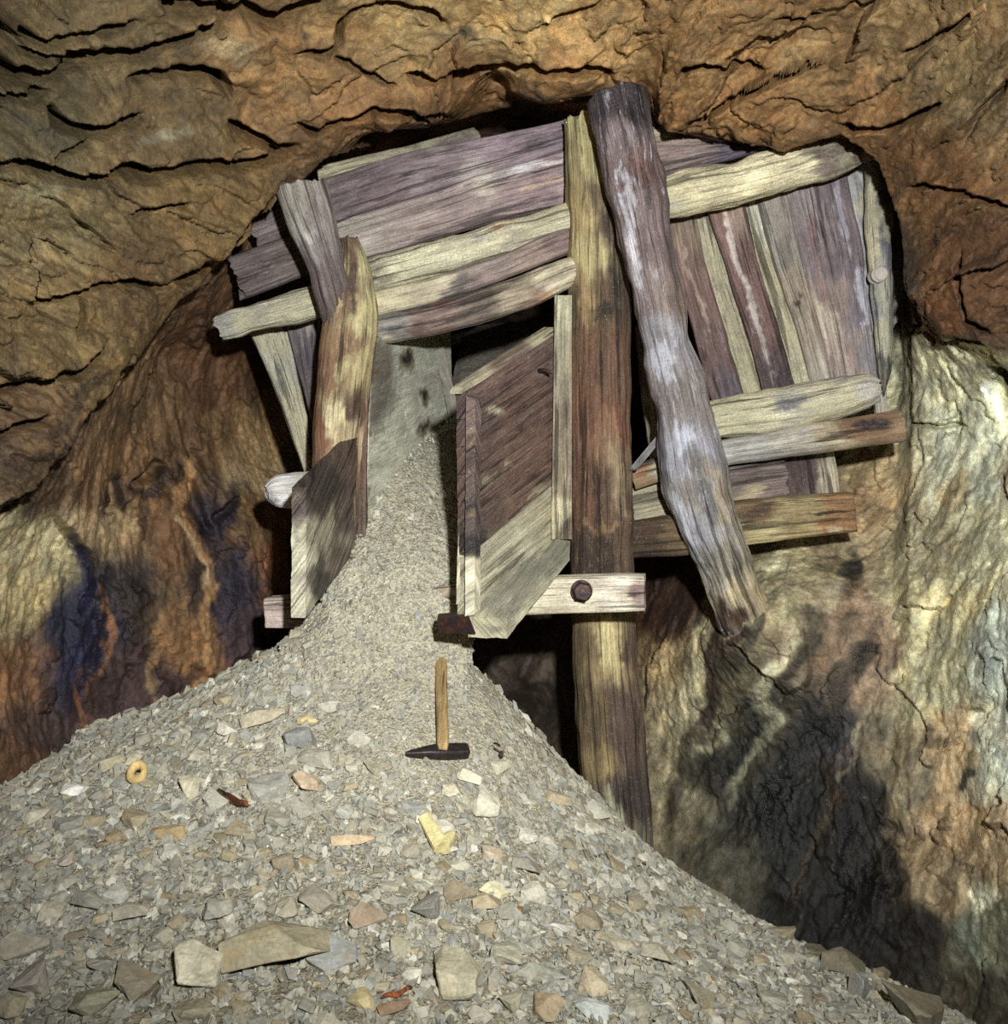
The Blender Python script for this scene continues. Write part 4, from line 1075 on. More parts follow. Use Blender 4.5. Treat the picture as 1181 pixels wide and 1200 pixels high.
def build_timber():
    # ---- the two posts and the leaning prop
    o = timber('timber_post', [(664, 141, 712, 141, 3.6), (664, 230, 735, 230, 3.6), (666, 400, 738, 400, 3.6), (667, 560, 741, 560, 3.6), (669, 668, 743, 668, 3.6), (672, 760, 747, 760, 3.6), (676, 860, 755, 860, 3.6), (684, 930, 760, 930, 3.6), (694, 1030, 768, 1030, 3.6)],
               [(678, 180, 22, (172, 150, 92)), (676, 250, 22, (170, 138, 78)), (690, 300, 18, (176, 150, 92)), (725, 260, 25, (82, 60, 54)), (705, 230, 18, (120, 96, 70)), (680, 350, 22, (148, 112, 62)), (722, 350, 22, (90, 64, 50)), (690, 400, 20, (110, 70, 42)), (725, 430, 25, (108, 68, 48)),
                (680, 480, 25, (116, 66, 40)), (715, 510, 18, (128, 80, 52)), (732, 540, 18, (128, 92, 66)), (685, 580, 30, (96, 56, 38)), (722, 580, 25, (92, 62, 48)), (700, 650, 25, (66, 44, 36)), (735, 650, 16, (94, 66, 48)),
                (690, 760, 16, (104, 78, 46)), (715, 760, 18, (192, 158, 90)), (740, 760, 18, (88, 60, 48)), (690, 850, 20, (112, 86, 48)), (735, 850, 25, (90, 62, 54)), (700, 900, 18, (146, 114, 62)), (740, 930, 25, (72, 54, 52)), (720, 985, 16, (150, 140, 112)), (757, 985, 14, (104, 92, 84))],
               M_WR, gain=1.12, spots=[(706, 365, 16, 10, 0, (46, 34, 28), 0.7), (672, 360, 8, 30, 0, (56, 42, 32), 0.7), (722, 310, 9, 30, 0, (40, 30, 28), 0.7), (718, 500, 8, 30, -8, (160, 100, 62), 0.7), (730, 500, 6, 26, 0, (110, 48, 26), 0.7), (724, 555, 10, 50, -10, (150, 122, 88), 0.6),
                            (700, 615, 26, 6, 0, (176, 130, 64), 0.3), (695, 655, 22, 14, 0, (48, 34, 30), 0.6), (714, 755, 13, 40, -5, (206, 178, 112), 0.8), (696, 440, 7, 60, 0, (90, 52, 34), 0.5), (722, 965, 12, 34, -25, (156, 148, 122), 0.8)],
               n=2.4, amp=0.010, lump=0.010, crack=0.016, jag=0.03, seed=1)
    tag(o, 'tall rust-brown post beside the chute, standing in the gravel', 'timber post')
    o = timber('timber_prop', [(690, 112, 756, 112, 3.36), (706, 200, 771, 190, 3.36), (728, 300, 788, 290, 3.37), (748, 400, 808, 390, 3.39), (770, 490, 832, 480, 3.42), (776, 560, 852, 545, 3.45), (798, 625, 866, 610, 3.49), (830, 700, 890, 680, 3.58), (848, 742, 904, 716, 3.68)],
               [(705, 125, 14, (70, 58, 60)), (735, 130, 16, (58, 46, 48)), (720, 170, 22, (124, 104, 100)), (745, 200, 22, (120, 92, 84)), (735, 260, 22, (132, 112, 104)), (765, 270, 25, (116, 94, 88)), (755, 340, 25, (126, 106, 98)), (785, 350, 20, (124, 102, 84)), (775, 400, 25, (140, 134, 134)),  # first two guides darken the top: shadow under the roof painted in
                (790, 470, 25, (124, 112, 104)), (800, 530, 25, (136, 134, 140)), (820, 560, 22, (128, 120, 108)), (840, 600, 20, (140, 126, 96)), (825, 620, 22, (148, 146, 148)), (850, 660, 25, (150, 140, 112)), (870, 690, 20, (178, 156, 98)), (858, 716, 12, (82, 58, 34))],
               M_WW, spots=[(742, 290, 6, 50, -14, (222, 220, 224), 0.7), (735, 230, 5, 40, -12, (206, 204, 210), 0.6), (752, 205, 12, 26, -10, (128, 76, 58), 0.6), (758, 225, 4, 30, -10, (44, 34, 34), 0.7), (778, 430, 12, 26, -20, (192, 196, 206), 0.6), (800, 515, 16, 16, 0, (190, 196, 210), 0.6), (830, 590, 10, 20, -20, (84, 84, 92), 0.7),
                            (815, 545, 10, 20, 0, (96, 90, 84), 0.6), (840, 570, 7, 40, -20, (172, 148, 100), 0.6), (800, 600, 6, 40, -25, (202, 206, 216), 0.6), (855, 722, 20, 9, -25, (76, 48, 24), 0.8)],
               n=2.0, amp=0.011, lump=0.022, crack=0.015, jag=0.012, seed=2)
    tag(o, 'thick whitish-grey leaning prop with its foot on the right rock wall', 'timber prop')
    o = timber('timber_stump', [(328, 236, 378, 206, 3.44), (340, 275, 394, 258, 3.44), (362, 320, 404, 308, 3.45), (376, 370, 416, 356, 3.47), (384, 430, 420, 420, 3.5)],
               [(345, 235, 20, (144, 136, 118)), (370, 250, 20, (128, 116, 104)), (375, 290, 20, (122, 110, 102)), (355, 270, 14, (164, 156, 140)), (385, 320, 20, (104, 86, 80)), (395, 400, 30, (96, 78, 66))], M_W, n=2.2, amp=0.008, jag=0.035, crack=0.015, seed=3)
    tag(o, 'short grey prop leaning behind the left post, splayed at its top', 'timber prop')
    o = timber('timber_post', [(402, 281, 416, 279, 3.5), (391, 310, 434, 305, 3.5), (381, 360, 442, 355, 3.5), (374, 420, 440, 415, 3.5), (369, 480, 430, 480, 3.5), (366, 560, 424, 560, 3.5), (364, 650, 416, 650, 3.5), (360, 752, 414, 752, 3.5)],
               [(405, 310, 16, (96, 64, 50)), (425, 310, 12, (174, 156, 104)), (400, 350, 16, (110, 76, 58)), (430, 370, 16, (172, 152, 98)), (408, 400, 16, (124, 88, 58)), (386, 430, 16, (116, 74, 48)), (425, 430, 14, (160, 134, 84)), (378, 500, 18, (124, 72, 44)), (395, 485, 12, (206, 180, 128)), (405, 520, 14, (180, 148, 104)),
                (415, 480, 10, (92, 62, 46)), (385, 560, 20, (116, 70, 46)), (400, 620, 24, (112, 84, 64))], M_WR,
               spots=[(412, 335, 8, 34, -12, (66, 48, 44), 0.8), (399, 330, 5, 40, 10, (170, 146, 90), 0.6), (393, 490, 9, 26, 0, (216, 194, 146), 0.7), (378, 395, 5, 40, 8, (150, 96, 52), 0.6), (402, 435, 8, 20, 20, (190, 168, 110), 0.6)], n=2.3, amp=0.009, lump=0.012, jag=0.02, crack=0.016, seed=4)
    tag(o, 'brown and cream post at the left of the chute, pointed at its top', 'timber post')

    # ---- the wall of planks above the chute mouth
    o = timber('lagging_plank', [(372, 196, 378, 232, 3.86), (480, 172, 486, 200, 3.86), (560, 150, 566, 180, 3.88)], [(400, 205, 30, (170, 158, 106)), (440, 190, 30, (160, 150, 108)), (520, 170, 40, (110, 96, 80))], M_WY, thick=0.05, n=6, spots=[(385, 208, 7, 7, 0, (70, 52, 30), 0.8)], seed=5)
    tag(o, 'yellowish sliver of plank at the very top under the rock roof', 'plank', 'horizontal planks above the chute')
    o = timber('lagging_plank', [(296, 262, 306, 292, 3.78), (374, 214, 396, 262, 3.77), (468, 183, 490, 230, 3.76), (663, 143, 666, 178, 3.76), (720, 122, 724, 160, 3.76)],
               [(310, 275, 30, (100, 84, 78)), (400, 230, 30, (96, 78, 76)), (450, 230, 30, (100, 80, 80)), (500, 195, 40, (120, 100, 100)), (600, 165, 40, (126, 104, 110)), (650, 155, 30, (118, 98, 104)), (560, 205, 20, (140, 126, 116)), (700, 140, 30, (110, 92, 92))], M_W, thick=0.07, n=3.5, amp=0.008, crack=0.014, jag=0.03, seed=6, gain=1.7)
    tag(o, 'uppermost wide purple-grey plank above the chute', 'plank', 'horizontal planks above the chute')
    o = timber('lagging_plank', [(266, 300, 286, 350, 3.74), (345, 276, 362, 322, 3.74), (396, 262, 428, 303, 3.73), (506, 226, 520, 278, 3.73), (556, 208, 570, 263, 3.73), (663, 178, 668, 238, 3.73), (762, 148, 776, 208, 3.73), (840, 146, 850, 190, 3.74), (905, 150, 912, 172, 3.75)],
               [(280, 325, 25, (86, 72, 66)), (330, 305, 25, (98, 82, 74)), (420, 275, 30, (150, 136, 118)), (480, 260, 30, (140, 120, 108)), (550, 240, 30, (134, 112, 104)), (620, 220, 35, (132, 106, 102)), (650, 205, 30, (138, 112, 112)), (610, 195, 20, (150, 142, 140)), (560, 222, 16, (158, 146, 120)), (790, 180, 30, (128, 104, 92)), (780, 155, 18, (150, 134, 100)), (860, 170, 30, (84, 72, 86)), (820, 190, 20, (120, 98, 90))],  # dark guide near the right end: shade of the overhang painted on
               M_W, spots=[(640, 215, 40, 5, -16, (178, 146, 96), 0.5), (600, 200, 80, 3, -15, (176, 170, 160), 0.6)], thick=0.06, n=4, amp=0.006, crack=0.012, jag=0.03, seed=7, gain=1.7)
    tag(o, 'second purple-grey plank from the top, running behind both posts', 'plank', 'horizontal planks above the chute')
    o = timber('wale_log', [(253, 374, 262, 396, 3.64), (310, 352, 316, 388, 3.64), (374, 334, 380, 370, 3.64), (431, 305, 440, 345, 3.64), (544, 275, 552, 317, 3.64), (663, 240, 670, 280, 3.64), (774, 209, 786, 256, 3.63), (850, 192, 862, 240, 3.62), (908, 180, 918, 223, 3.62), (960, 162, 972, 206, 3.62), (1010, 166, 1022, 190, 3.62), (1024, 172, 1026, 184, 3.62)],
               [(262, 385, 16, (140, 138, 126)), (300, 370, 25, (164, 158, 118)), (350, 355, 25, (168, 162, 116)), (430, 325, 25, (150, 144, 112)), (480, 305, 30, (184, 178, 128)), (560, 285, 30, (184, 176, 128)), (640, 255, 30, (180, 172, 124)), (600, 290, 16, (150, 140, 110)), (790, 230, 25, (196, 182, 118)), (850, 215, 30, (208, 194, 126)), (920, 200, 25, (206, 190, 126)), (975, 180, 18, (110, 94, 78)), (1005, 178, 18, (84, 66, 56))],  # right end darkened here and in spots: roof shadow painted on the log
               M_WY, spots=[(300, 368, 12, 8, 0, (106, 104, 110), 0.6), (560, 278, 8, 6, 0, (110, 108, 120), 0.6), (446, 325, 10, 14, 0, (110, 96, 60), 0.6), (545, 270, 20, 4, -16, (190, 120, 44), 0.7), (590, 262, 16, 4, -16, (184, 112, 40), 0.7), (990, 180, 30, 9, -10, (72, 56, 48), 0.6), (880, 200, 30, 8, -18, (216, 202, 136), 0.6), (790, 240, 16, 9, -10, (150, 146, 140), 0.5)], n=2.2, amp=0.007, lump=0.02, crack=0.008, jag=0.02, seed=8, gain=1.6)
    tag(o, 'long pale yellow crusted log spanning behind both posts, ending under the roof at right', 'log')
    o = timber('lagging_plank', [(436, 344, 444, 372, 3.62), (506, 326, 512, 355, 3.61), (586, 300, 592, 328, 3.6), (663, 262, 668, 298, 3.6), (700, 254, 704, 286, 3.62)],
               [(450, 358, 20, (170, 158, 106)), (500, 340, 25, (158, 146, 106)), (560, 320, 25, (128, 108, 96)), (620, 290, 25, (134, 110, 92)), (655, 280, 20, (112, 88, 78)), (540, 335, 14, (96, 84, 76))], M_W, thick=0.06, n=3, amp=0.007, crack=0.01, jag=0.03, seed=9, gain=1.7)
    tag(o, 'yellow-brown plank below the long pale log above the chute', 'plank', 'horizontal planks above the chute')
    o = timber('lagging_plank', [(436, 374, 446, 402, 3.6), (500, 358, 512, 392, 3.59), (529, 350, 540, 384, 3.58), (613, 322, 622, 361, 3.56), (663, 304, 668, 335, 3.56), (700, 296, 704, 322, 3.58)],
               [(460, 385, 25, (124, 118, 104)), (455, 395, 14, (166, 154, 112)), (510, 372, 25, (120, 94, 78)), (560, 355, 20, (104, 88, 70)), (600, 340, 20, (150, 132, 96)), (640, 325, 20, (178, 164, 118)), (630, 350, 12, (120, 90, 60))], M_W, thick=0.07, n=2.8, amp=0.010, lump=0.016, crack=0.015, jag=0.03, seed=10, gain=1.7,
               spots=[(460, 383, 20, 5, -10, (70, 70, 72), 0.7), (495, 385, 16, 8, -14, (92, 56, 44), 0.7), (640, 345, 14, 6, -20, (176, 128, 50), 0.6), (520, 352, 12, 4, 0, (130, 60, 36), 0.8)])
    tag(o, 'lowest gnarled plank forming the top edge of the chute opening', 'plank', 'horizontal planks above the chute')

    # ---- boards standing behind on the left
    o = timber('lagging_board', [(288, 380, 332, 372, 3.86), (310, 430, 347, 424, 3.86), (338, 500, 362, 496, 3.87), (354, 545, 370, 545, 3.88), (368, 590, 376, 590, 3.9)], [(315, 400, 25, (166, 160, 124)), (325, 440, 20, (150, 150, 136)), (345, 490, 20, (170, 160, 120)), (360, 530, 16, (180, 168, 130)), (312, 425, 10, (186, 184, 166))], M_WY, thick=0.07, n=3, jag=0.04, seed=11)
    tag(o, 'pale slanted board under the planks, outermost at the left', 'board')
    o = timber('lagging_board', [(328, 350, 382, 345, 3.84), (340, 400, 380, 396, 3.84), (355, 450, 380, 450, 3.85), (366, 500, 384, 500, 3.86), (370, 530, 384, 530, 3.86)], [(345, 390, 20, (104, 92, 92)), (360, 420, 20, (88, 74, 78)), (370, 470, 20, (92, 74, 70)), (365, 380, 14, (130, 122, 112))], M_W, thick=0.05, n=4, seed=12)
    tag(o, 'dark purple slanted board tucked behind the left post', 'board')
    o = timber('log_stub', [(312, 569, 312, 587, 3.51), (316, 562, 316, 592, 3.515), (324, 557, 324, 595, 3.52), (350, 553, 350, 596, 3.53), (392, 548, 392, 592, 3.56)], [(325, 575, 14, (214, 208, 200)), (345, 572, 16, (200, 194, 176)), (380, 572, 20, (176, 160, 130))], M_DUST, n=2, spots=[(318, 585, 8, 6, 0, (90, 86, 92), 0.6)], jag=0.004, amp=0.003, lump=0.008, crack=0.004, seed=13)
    tag(o, 'round pale log end sticking out left of the chute side', 'log')

    # ---- standing boards on the right
    V = [
        ([(744, 380, 770, 380, 3.84), (752, 470, 790, 462, 3.84), (766, 560, 806, 552, 3.84)], [(750, 430, 20, (124, 96, 80)), (755, 480, 14, (172, 154, 112)), (770, 520, 20, (166, 156, 112))], M_W, 'narrow brown and yellow board seen between the tall post and the leaning prop'),
        ([(780, 240, 810, 236, 3.8), (793, 320, 826, 310, 3.8), (820, 420, 856, 412, 3.8), (842, 500, 880, 490, 3.8)], [(797, 270, 14, (140, 116, 84)), (805, 310, 16, (124, 92, 76)), (815, 340, 16, (122, 88, 74)), (840, 430, 20, (110, 80, 70)), (858, 455, 14, (88, 74, 76))], M_W, 'reddish brown standing board next to the leaning prop'),
        ([(804, 236, 830, 232, 3.83), (818, 320, 850, 312, 3.83), (842, 400, 876, 392, 3.83), (866, 490, 904, 482, 3.83)], [(816, 260, 14, (176, 166, 124)), (830, 330, 14, (168, 158, 112)), (850, 390, 14, (170, 158, 112)), (880, 440, 16, (160, 150, 100))], M_WY, 'narrow yellow standing board, second from the leaning prop'),
        ([(824, 230, 868, 222, 3.78), (852, 320, 886, 308, 3.78), (878, 400, 912, 390, 3.78), (900, 490, 940, 478, 3.78)], [(836, 260, 16, (122, 86, 72)), (855, 255, 12, (152, 122, 98)), (870, 330, 20, (116, 82, 70)), (890, 380, 20, (112, 78, 66)), (912, 435, 18, (84, 64, 62))], M_W, 'dark reddish standing board with a white streak'),
        ([(860, 222, 888, 218, 3.83), (882, 310, 908, 304, 3.83), (906, 390, 936, 382, 3.83), (930, 480, 962, 472, 3.83)], [(874, 245, 12, (190, 186, 164)), (890, 310, 12, (168, 156, 110)), (915, 370, 12, (178, 166, 116)), (938, 430, 14, (176, 166, 120))], M_WY, 'narrow yellow standing board right of the dark reddish one'),
        ([(881, 216, 918, 204, 3.8), (906, 310, 938, 298, 3.8), (934, 390, 958, 380, 3.8), (958, 480, 982, 468, 3.8)], [(895, 240, 20, (148, 138, 116)), (915, 290, 20, (138, 128, 110)), (930, 330, 18, (160, 142, 112)), (950, 390, 18, (150, 134, 106)), (962, 430, 14, (162, 150, 124))], M_W, 'tan-grey standing board with a dark knot'),
        ([(916, 206, 986, 186, 3.78), (936, 300, 1008, 284, 3.78), (958, 380, 1018, 370, 3.78), (980, 480, 1030, 468, 3.78)], [(940, 230, 25, (134, 120, 114)), (970, 220, 20, (118, 100, 104)), (960, 290, 25, (122, 102, 100)), (985, 300, 20, (108, 92, 94)), (975, 350, 20, (136, 114, 100)), (960, 370, 16, (170, 150, 120)), (1005, 360, 16, (116, 104, 112)), (985, 420, 20, (150, 126, 110)), (1015, 420, 12, (128, 120, 122))], M_WW, 'widest purple standing board on the right'),
        ([(980, 190, 1020, 184, 3.83), (994, 280, 1030, 276, 3.83), (1006, 360, 1034, 360, 3.83), (1020, 440, 1036, 440, 3.83), (1026, 486, 1038, 486, 3.83)], [(995, 220, 16, (148, 148, 140)), (1008, 230, 10, (176, 168, 124)), (1010, 270, 14, (150, 148, 150)), (1020, 350, 14, (150, 146, 140)), (1028, 440, 14, (170, 160, 130))], M_WW, 'narrow grey standing board right of the widest purple one'),
        ([(1040, 206, 1056, 226, 3.86), (1050, 270, 1070, 268, 3.86), (1048, 340, 1062, 342, 3.86), (1044, 380, 1050, 380, 3.86)], [(1055, 260, 14, (128, 122, 112)), (1055, 330, 14, (140, 134, 118))], M_W, 'thin grey sliver of board against the rock at the far right'),
    ]
    for k, (st, g, m, lb) in enumerate(V):
        sp = ()
        if k == 3: sp = [(862, 300, 4, 60, -16, (206, 190, 170), 0.7), (885, 370, 4, 60, -16, (196, 184, 170), 0.6), (920, 445, 14, 10, 0, (60, 50, 56), 0.6)]
        if k == 5: sp = [(938, 350, 6, 6, 0, (52, 38, 30), 0.95), (938, 350, 14, 9, 70, (110, 88, 64), 0.4)]
        if k == 6: sp = [(985, 250, 5, 50, -12, (190, 190, 204), 0.5), (1012, 350, 6, 40, -8, (206, 206, 222), 0.6), (975, 390, 12, 40, -14, (190, 172, 140), 0.5), (958, 300, 3, 60, -12, (150, 96, 86), 0.5)]
        if k == 1: sp = [(820, 350, 3, 60, -18, (200, 176, 140), 0.5), (852, 445, 14, 16, 0, (80, 70, 78), 0.6)]
        b = timber('lagging_board', st, g, m, thick=0.05, n=4 if k < 8 else 3, spots=sp, seed=20 + k, amp=0.006, crack=0.010, jag=0.02)
        tag(b, lb, 'board', 'standing boards on the right')
    o = timber('lagging_pole', [(1012, 182, 1044, 196, 3.74), (1014, 250, 1046, 250, 3.74), (1018, 320, 1046, 320, 3.74), (1024, 390, 1046, 390, 3.75), (1030, 440, 1042, 440, 3.76), (1034, 462, 1038, 462, 3.77)],
               [(1018, 230, 12, (178, 168, 124)), (1035, 220, 14, (66, 66, 72)), (1022, 290, 12, (190, 178, 124)), (1040, 290, 12, (96, 100, 108)), (1030, 350, 14, (150, 152, 150)), (1035, 400, 12, (168, 164, 126)), (1034, 440, 10, (64, 66, 74))], M_WY, n=2, spots=[(1034, 250, 10, 36, 0, (60, 62, 70), 0.75), (1030, 348, 7, 20, 0, (92, 98, 112), 0.7)], seed=31, lump=0.014)
    tag(o, 'yellow and black stained pole with a sawn branch end, far right of the boards', 'pole')
    tt = np.linspace(0, 2 * math.pi, 29)[:-1]
    c = P(1033, 320, 3.66); r0 = 0.026
    ringv = [c + np.array([math.cos(a) * r0 * 1.15, 0.06, math.sin(a) * r0 * 1.1]) for a in tt] + [c + np.array([math.cos(a) * r0, 0, math.sin(a) * r0]) for a in tt] + [c + np.array([math.cos(a) * r0 * 0.6, -0.004, math.sin(a) * r0 * 0.6]) for a in tt] + [c + np.array([0, -0.005, 0])]
    nn = len(tt); q = []; tr = []
    for l in range(2):
        for i in range(nn): q.append((l * nn + i, l * nn + (i + 1) % nn, (l + 1) * nn + (i + 1) % nn, (l + 1) * nn + i))
    for i in range(nn): tr.append((2 * nn + i, 2 * nn + (i + 1) % nn, 3 * nn))
    rv = np.array(ringv)
    b = link_mesh('branch_end', rv, q, M_WS, parent=o, tris=tr, col=np.repeat(lin((232, 222, 208))[None], len(rv), 0), grain=rv * 0.3)
    tag(b, 'pale round sawn branch end')

    o = timber('cross_log', [(770, 488, 778, 530, 3.62), (832, 470, 842, 515, 3.62), (916, 454, 924, 506, 3.61), (985, 441, 992, 490, 3.6), (1014, 437, 1022, 478, 3.6), (1025, 446, 1028, 470, 3.6)],
               [(850, 495, 25, (180, 172, 118)), (890, 480, 25, (184, 174, 122)), (930, 475, 20, (150, 146, 122)), (960, 470, 20, (178, 168, 122)), (1000, 460, 20, (190, 178, 130)), (1020, 460, 12, (184, 178, 162)), (990, 445, 14, (130, 122, 112))], M_WY, n=2.2, lump=0.016, amp=0.008, crack=0.01, seed=32, gain=1.5,
               spots=[(930, 475, 20, 9, -20, (96, 94, 104), 0.7), (935, 490, 10, 6, 0, (120, 116, 122), 0.6)])
    tag(o, 'crusted yellow log lying across the foot of the standing boards', 'log')
    o = timber('cross_pole', [(738, 545, 742, 575, 3.62), (775, 534, 780, 562, 3.61), (847, 515, 851, 546, 3.6), (940, 497, 946, 533, 3.58), (1052, 480, 1058, 518, 3.56)],
               [(750, 556, 18, (150, 112, 52)), (775, 545, 16, (160, 150, 112)), (870, 528, 25, (152, 148, 134)), (930, 515, 25, (160, 152, 128)), (980, 505, 20, (166, 148, 100)), (1010, 500, 16, (124, 92, 46)), (1045, 497, 14, (134, 100, 52))], M_W, n=2.4, amp=0.002, lump=0.005, crack=0.003, jag=0.004, seed=33,
               spots=[(1016, 496, 40, 13, -9, (128, 84, 34), 0.85), (1022, 496, 22, 6, -9, (44, 38, 42), 0.95), (752, 552, 14, 7, -10, (150, 96, 30), 0.7)], strokes=[([(850, 530), (950, 512)], 3, (180, 174, 150), 0.4)])
    tag(o, 'smooth grey pole with a rust and black stained right end', 'pole')
    o = timber('lagging_board', [(898, 520, 968, 512, 3.76), (906, 546, 978, 538, 3.76), (914, 590, 984, 582, 3.77)], [(925, 555, 20, (78, 58, 56)), (945, 560, 16, (84, 62, 58)), (970, 560, 14, (176, 160, 120)), (915, 560, 10, (160, 146, 110))], M_W, thick=0.05, n=4, seed=34)
    tag(o, 'short dark purple board end showing below the smooth grey pole', 'board')
    o = timber('cross_plank', [(736, 570, 742, 616, 3.68), (800, 556, 806, 600, 3.67), (862, 546, 866, 592, 3.66), (918, 540, 922, 582, 3.66)], [(755, 590, 20, (158, 146, 100)), (790, 580, 20, (160, 146, 98)), (870, 565, 16, (110, 92, 80)), (900, 560, 16, (118, 98, 86)), (880, 580, 12, (160, 140, 90))], M_W, thick=0.06, n=3, seed=35)
    tag(o, 'brown plank under the smooth grey pole, passing behind the leaning prop', 'plank')
    o = timber('cross_beam', [(726, 612, 728, 656, 3.62), (807, 600, 810, 650, 3.61), (868, 586, 874, 638, 3.6), (940, 580, 944, 630, 3.6), (995, 577, 997, 623, 3.6)],
               [(760, 630, 30, (74, 50, 32)), (790, 625, 20, (110, 80, 44)), (890, 598, 16, (120, 84, 50)), (895, 625, 16, (170, 146, 92)), (940, 592, 20, (142, 116, 70)), (940, 615, 16, (160, 128, 72)), (980, 595, 16, (150, 96, 44)), (980, 613, 14, (140, 84, 36))], M_WR, thick=0.14, n=5, amp=0.006, jag=0.012, seed=36, gain=1.1,  # dark left guides paint the shade left of the leaning prop
               spots=[(885, 598, 22, 7, -6, (66, 46, 36), 0.7), (965, 603, 30, 2.5, -4, (40, 26, 18), 0.9), (930, 586, 40, 5, -4, (176, 156, 104), 0.5), (985, 620, 20, 3, 0, (196, 180, 150), 0.5)])
    tag(o, 'lowest squared brown beam behind the leaning prop, split at its right end', 'beam')
    o = timber('wood_stick', [(738, 545, 746, 553, 3.5), (776, 500, 782, 508, 3.52)], [(760, 525, 20, (128, 124, 120))], M_W, thick=0.02, n=3, jag=0.02, seed=37, amp=0.003, lump=0.003)
    tag(o, 'small grey stick wedged slanting between the tall post and leaning prop', 'stick')
    o = timber('timber_wedge', [(690, 100, 748, 100, 3.62), (688, 128, 752, 128, 3.62), (700, 190, 740, 190, 3.64)], [(720, 115, 30, (50, 42, 44)), (720, 180, 30, (70, 56, 52))], M_W, thick=0.05, n=4, seed=38)
    tag(o, 'dark wedge of wood jammed between the tall post top and the roof', 'wedge')

    # ---- bolted crossbeam under the chute
    o = timber('sill_beam', [(314, 699, 320, 735, 3.52), (345, 697, 350, 735, 3.51), (630, 676, 630, 718, 3.33), (735, 672, 735, 715, 3.27), (756, 673, 756, 714, 3.26)],
               [(330, 715, 16, (186, 160, 140)), (370, 715, 20, (176, 152, 130)), (640, 700, 25, (196, 184, 140)), (680, 700, 25, (206, 190, 146)), (715, 690, 20, (210, 198, 160)), (732, 695, 10, (196, 178, 140)), (748, 695, 9, (134, 104, 92)), (500, 710, 80, (170, 150, 110))], M_WS, thick=0.13, n=9, amp=0.003, lump=0.003, crack=0.004, jag=0.003, seed=39, warp=4, cut=(0.0, 0.0),
               spots=[(690, 684, 30, 3, -2, (120, 96, 72), 0.5), (650, 715, 30, 3, 0, (150, 130, 80), 0.5), (748, 696, 8, 2, 0, (60, 44, 40), 0.8)])
    tag(o, 'pale squared sill beam under the chute, bolted to the tall post', 'beam')
    c = P(682, 693, 3.20)
    V, Q = [], []
    for (yy, r, k) in ((0.035, 0.034, 0), (0.012, 0.034, 0), (0.010, 0.028, 1), (-0.018, 0.029, 1), (-0.026, 0.024, 1), (-0.027, 0.012, 1), (-0.034, 0.011, 1), (-0.035, 0.001, 1)):
        for i in range(24):
            a = 2 * math.pi * i / 24
            rr = r if not k or r < 0.02 else r / max(abs(math.cos(((a + math.pi / 6) % (math.pi / 3)) - math.pi / 6)), 0.1) * 0.95
            V.append(c + np.array([math.cos(a + 0.3) * rr, yy, math.sin(a + 0.3) * rr]))
    for l in range(7):
        for i in range(24): Q.append((l * 24 + i, l * 24 + (i + 1) % 24, (l + 1) * 24 + (i + 1) % 24, (l + 1) * 24 + i))
    b = link_mesh('bolt_nut', V[:6 * 24], Q[:5 * 24], M_IRON, parent=o, smooth=False)
    b['_org'] = o['_org']
    link_mesh('bolt_end', V[5 * 24:], Q[:2 * 24], M_IRON, parent=b, smooth=False)
    tag(b, 'dark rusty nut and bolt')


